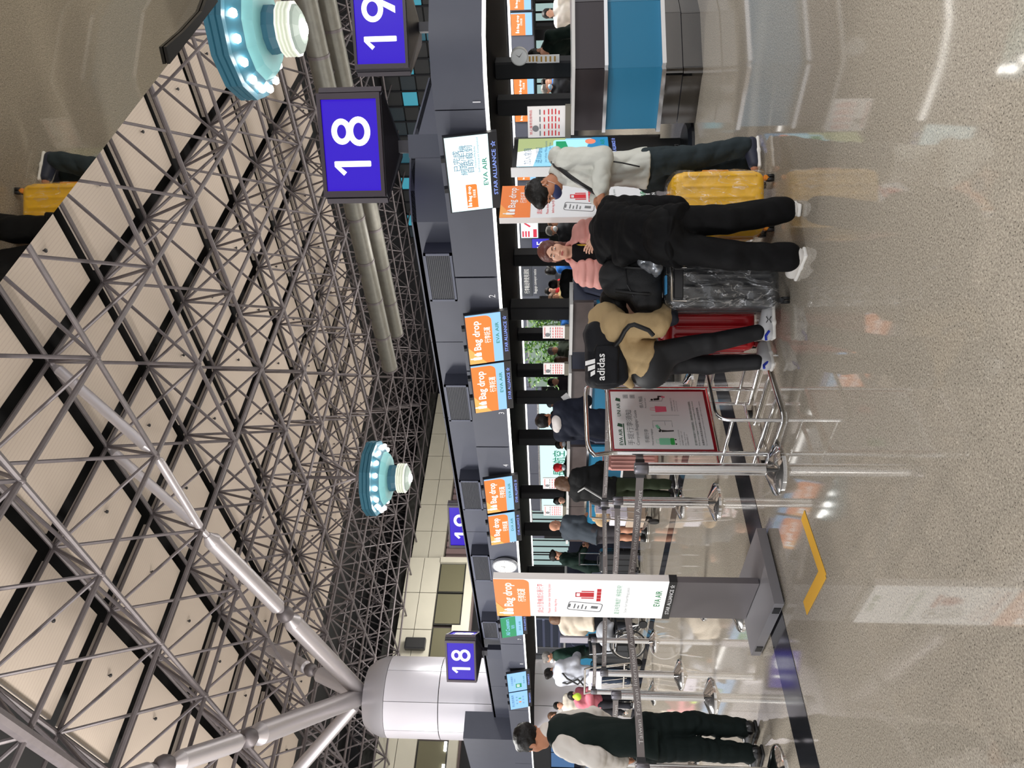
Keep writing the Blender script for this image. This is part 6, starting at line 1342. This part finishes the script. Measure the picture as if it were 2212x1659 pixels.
# ================================================================ people at and beyond the counters
def quick(label, xtop, y, f, yaw, top, trs, hair='short', hm=HAIRK, skin=SKIN, lean=.05, pose='down', mask=None, fem=False, wide=1., hyaw=None, hl=None, group=None, t=.02, shoe='#1a1a1c', h=1., bare=False, short=False, Hfix=None):
    z = V(xtop, y, f).z; H = Hfix or z / (math.cos(lean * .8) * .5 + .5) * 1.0
    b0 = V(1400, y, f); p = Fig(label, (b0.x, f), math.radians(yaw), H, lean, hlean=hl, hyaw=None if hyaw is None else math.radians(hyaw), female=fem, width=wide, group=group)
    u = p.up_; J = p.J
    if pose == 'fwd':
        for s, n in ((1, 'l'), (-1, 'r')): J['el_' + n] = u(s * .21, .1, 1.13); J['wr_' + n] = u(s * .14, .34, 1.1)
    elif pose == 'phone':
        for s, n in ((1, 'l'), (-1, 'r')): J['el_' + n] = u(s * .22, .04, 1.12); J['wr_' + n] = u(s * .06, .28, 1.22)
    elif pose == 'up':
        J['el_r'] = u(-.24, .15, 1.2); J['wr_r'] = u(-.12, .3, 1.38)
    hs = .0065 if f < 11 else .009
    p.head(skin, hs, mask, f < 11)
    if hair != 'bald': p.hair(hair, hm, .009 if f < 11 else .013); p.arms(hs, .5, bare='down' if short or bare else None)
    g = .012 if f < 11 else .018
    key = lambda s, c: mat(s + c, c, .8, spec=.2)
    solid('top', p.top_prims(t, .1, True, .01, True, .45 if short else 1.), g, key('cloth_', top), p.t, (.009, 40, int(y) % 50))
    solid('trousers', p.trouser_prims(.015, .01, .5 if bare else 1.), g, key('cloth_', trs), p.t, (.007, 24, int(y) % 50 + 1))
    if bare: p.legs_bare()
    p.shoes(mat('shoe_' + shoe, shoe, .5), SOLE, max(.009, g * .7)); p.finish(skin); return p
MW = mat('mask_white', '#d4dde2', .7); MB_ = mat('mask_blue', '#8fb4cf', .7)
p = quick('man in dark navy jacket with a white hood, leaning to the counter', 1158, 915, 8.95, 155, '#1b1f2c', '#20222b', 'short', HAIRK, SKIN2, .14, 'fwd', t=.035, hl=.1)
J = p.J; solid('hood', [P_e(J['neck'] - p.F * .06 - U * .01, (.13, .09, .075), rotm(p.yaw), .04), P_c(J['neck'] - U * .03, J['head'], .06, .062, .01, 's')], .01, mat('hood_white', '#d6cfcb', .8), p.t, (.01, 26, 2))
q = B(V(1228, 866, 9.0)); t = thing('paper_sheet', 'white paper held up by the man in the navy jacket', 'paper', q, VR); b = MB(); b.box((0, 0, 0), (.09, .004, .2), 0); b.build('sheet', M_PRINTW, t).rotation_euler = (.2, .9, 0)
p = quick('person with light brown hair in black jacket reaching along the counter', 1200, 1058, 8.8, 150, '#141516', '#2c3424', 'bob', HAIRB, SKIN3, .25, 'fwd', fem=True, t=.04, hl=.2)
p2 = p; J = p.J
b = MB(); b.path([J['sh_l'] + A_((0, -.08, .05)), J['chest'] + A_((0, -.2, .02)), J['waist'] + A_((-.1, -.2, -.02)), J['pelvis'] + A_((-.18, -.12, .08))], .012, 6); b.build('bag_strap', mat('strap_grey', '#9a9a98', .5), p.t, True)
q = B(V(1300, 1076, 9.15)); t = thing('shoulder_bag', 'black shoulder bag hanging on the person with light brown hair', 'bag', q, VR); solid('body', [P_b((0, 0, 0), (.11, .07, .13), rotm(0, 0, .3), .04, .02)], .012, M_BP, t, (.008, 30, 3))
quick('counter staff in red cap and mask behind the counter', 1196, 1012, 12.7, 10, '#16241f', '#141414', 'cap', mat('cap_red', '#d81e28', .6), SKIN, .1, 'fwd', MW, hl=.35)
quick('counter staff in dark green with a patterned scarf, by the stuffed toy', 1196, 1085, 13.5, 20, '#12241d', '#141414', 'bun', HAIRK, SKIN3, .1, 'fwd', fem=True, hl=.3)
p = quick('bald man in grey shirt and shorts leaning on the counter', 1186, 1155, 11.5, 140, '#3c434b', '#3a383c', 'bald', HAIRG, SKIN, .3, 'fwd', bare=True, short=True, hl=.2, wide=1.12)
quick('staff in dark green uniform left of the bald man', 1222, 1226, 13.4, 90, '#12241e', '#12241e', 'short', HAIRK, SKIN, .35, 'fwd', hl=.3, Hfix=1.62)
quick('older staff with grey hair and mask pushing a trolley of cases', 1172, 1412, 14.5, -60, '#173028', '#15201d', 'short', HAIRG, SKIN, .18, 'fwd', MW, hl=.2)
p = quick('woman in white jacket wearing black harness straps', 1176, 1462, 13.4, 160, '#b9bdc8', '#2b3342', 'bun', HAIRK, SKIN, .1, 'fwd', fem=True, t=.05)
J = p.J
for s in (-1, 1): b = MB(); b.path([J['sh_l' if s > 0 else 'sh_r'] - p.F * .02 + U * .075, J['chest'] - p.F * .2 + p.L * s * .06, J['waist'] - p.F * .19 + p.L * s * -.06, J['pelvis'] - p.F * .17 + p.L * s * .12], .018, 6); b.build('strap', M_RUBBER, p.t, True)
quick('child in pink coat with a green toy, right of the vest man', 1226, 1518, 13.6, 60, '#c4717e', '#2a2a30', 'bob', HAIRK, SKIN3, .3, 'phone', fem=True, hl=.5, t=.04)
t = thing('toy_ball', 'small lime green toy held by the child in pink', 'toy', B(V(1248, 1505, 13.3)), VR); solid('body', [P_e((0, 0, 0), (.07, .06, .07), None, .01), P_e((0, 0, .07), (.03, .03, .03), None, .03)], .014, mat('toy_lime', '#b4d23a', .6), t)
quick('person in cream jacket right of the child in pink, seen over the vest shoulder', 1196, 1530, 15.2, 30, '#d9d0c2', '#2c2c30', 'short', HAIRK, SKIN, .05, 'down')
quick('person with brown hair just above the shoulder of the vest man', 1184, 1553, 16.5, 10, '#b9b4b0', '#2c2c30', 'bob', HAIRB, SKIN, .05, 'down', fem=True)
quick('person in beige coat half hidden by the white bag drop stand', 1196, 1342, 12.6, 200, '#cbbfae', '#2f3238', 'bob', HAIRB, SKIN3, .3, 'fwd', fem=True, t=.05, Hfix=1.6)
p = quick('staff in dark green bending behind the end counter', 1146, 62, 10.3, -75, '#11201b', '#11201b', 'short', HAIRK, SKIN, .55, 'fwd', hl=.7, Hfix=1.98)
# travellers beyond the counters
for a in (('man with glasses and blue mask in dark coat beyond the end counter', 1170, 188, 15., 10, '#1a1c20', '#22242a', 'short', HAIRG, SKIN, MB_), ('person in bright blue jacket behind the masked man in dark coat', 1170, 172, 16.2, -20, '#2f63b4', '#22242a', 'short', HAIRK, SKIN3, None),
          ('person in white top beyond the end counter, right of the black post', 1172, 155, 15.2, 160, '#d9d2c8', '#3a3230', 'bob', HAIRB, SKIN, None), ('woman with a magenta bag right of the near black post', 1175, 112, 13.6, 40, '#a860a0', '#2a2a30', 'bob', HAIRK, SKIN3, None),
          ('person in pale fleece behind the bending staff', 1176, 90, 15.5, -10, '#cfc0a8', '#3a3230', 'short', HAIRK, SKIN3, None), ('person in white shirt far right behind the end counter', 1172, 22, 14.5, -30, '#ddd8d0', '#2a2a30', 'long', HAIRK, SKIN3, None),
          ('masked man in dark jacket right of the woman in pink', 1180, 497, 13.5, 20, '#191a1e', '#1c1e24', 'short', HAIRG, SKIN, MW), ('person in black between the pink coat and the white stand', 1184, 478, 14.6, -20, '#1d2a24', '#1c1e24', 'bob', HAIRB, SKIN, None),
          ('person in blue jacket left of the woman in pink', 1180, 568, 16.5, 30, '#2f6fc4', '#1c1e24', 'short', HAIRK, SKIN, None), ('person in grey jacket left of the blue jacket', 1178, 584, 17.4, 160, '#6a7078', '#1c1e24', 'bob', HAIRK, SKIN, None),
          ('man in black coat seen from behind, left of the pink coat', 1186, 612, 12.4, 170, '#101113', '#141518', 'short', HAIRK, SKIN, None), ('person in red and gold scarf beyond the black coat', 1178, 628, 15.6, 10, '#b8242a', '#2c2c30', 'bob', HAIRK, SKIN3, None),
          ('person with round face and beige scarf next to the red scarf', 1186, 640, 14.6, -10, '#b8a070', '#2c2c30', 'bob', HAIRB, SKIN, None), ('person in blue top below the plants', 1190, 683, 14.8, 20, '#3f7fd4', '#22262c', 'long', HAIRK, SKIN3, None),
          ('older man in grey camouflage coat between the two notices', 1184, 758, 14.4, 15, '#3a4238', '#22262c', 'short', HAIRG, SKIN, None), ('person with brown hair in olive coat right of the second notice', 1198, 778, 13.8, 170, '#4a5040', '#22262c', 'long', HAIRB, SKIN, None),
          ('man in dark floral shirt left of the second notice', 1184, 826, 14.2, 10, '#3a3238', '#22262c', 'short', HAIRK, SKIN, None), ('person in white padded jacket and knit hat behind the navy jacket man', 1182, 872, 14.4, 25, '#cfccd0', '#22262c', 'cap', mat('hat_grey', '#8a8a90', .8), SKIN, None),
          ('person with black ponytail behind the navy jacket man', 1190, 896, 13.2, 160, '#a8aab0', '#22262c', 'bun', HAIRK, SKIN, None), ('staff in dark green and mask at the counter right of the red cap', 1200, 962, 12.9, 15, '#16281f', '#141414', 'short', HAIRK, SKIN, MW)):
    quick(a[0], a[1], a[2], a[3], a[4], a[5], a[6], a[7], a[8], a[9], .06, 'fwd' if a[2] % 3 == 0 else 'down', a[10], group='travellers beyond the counters')
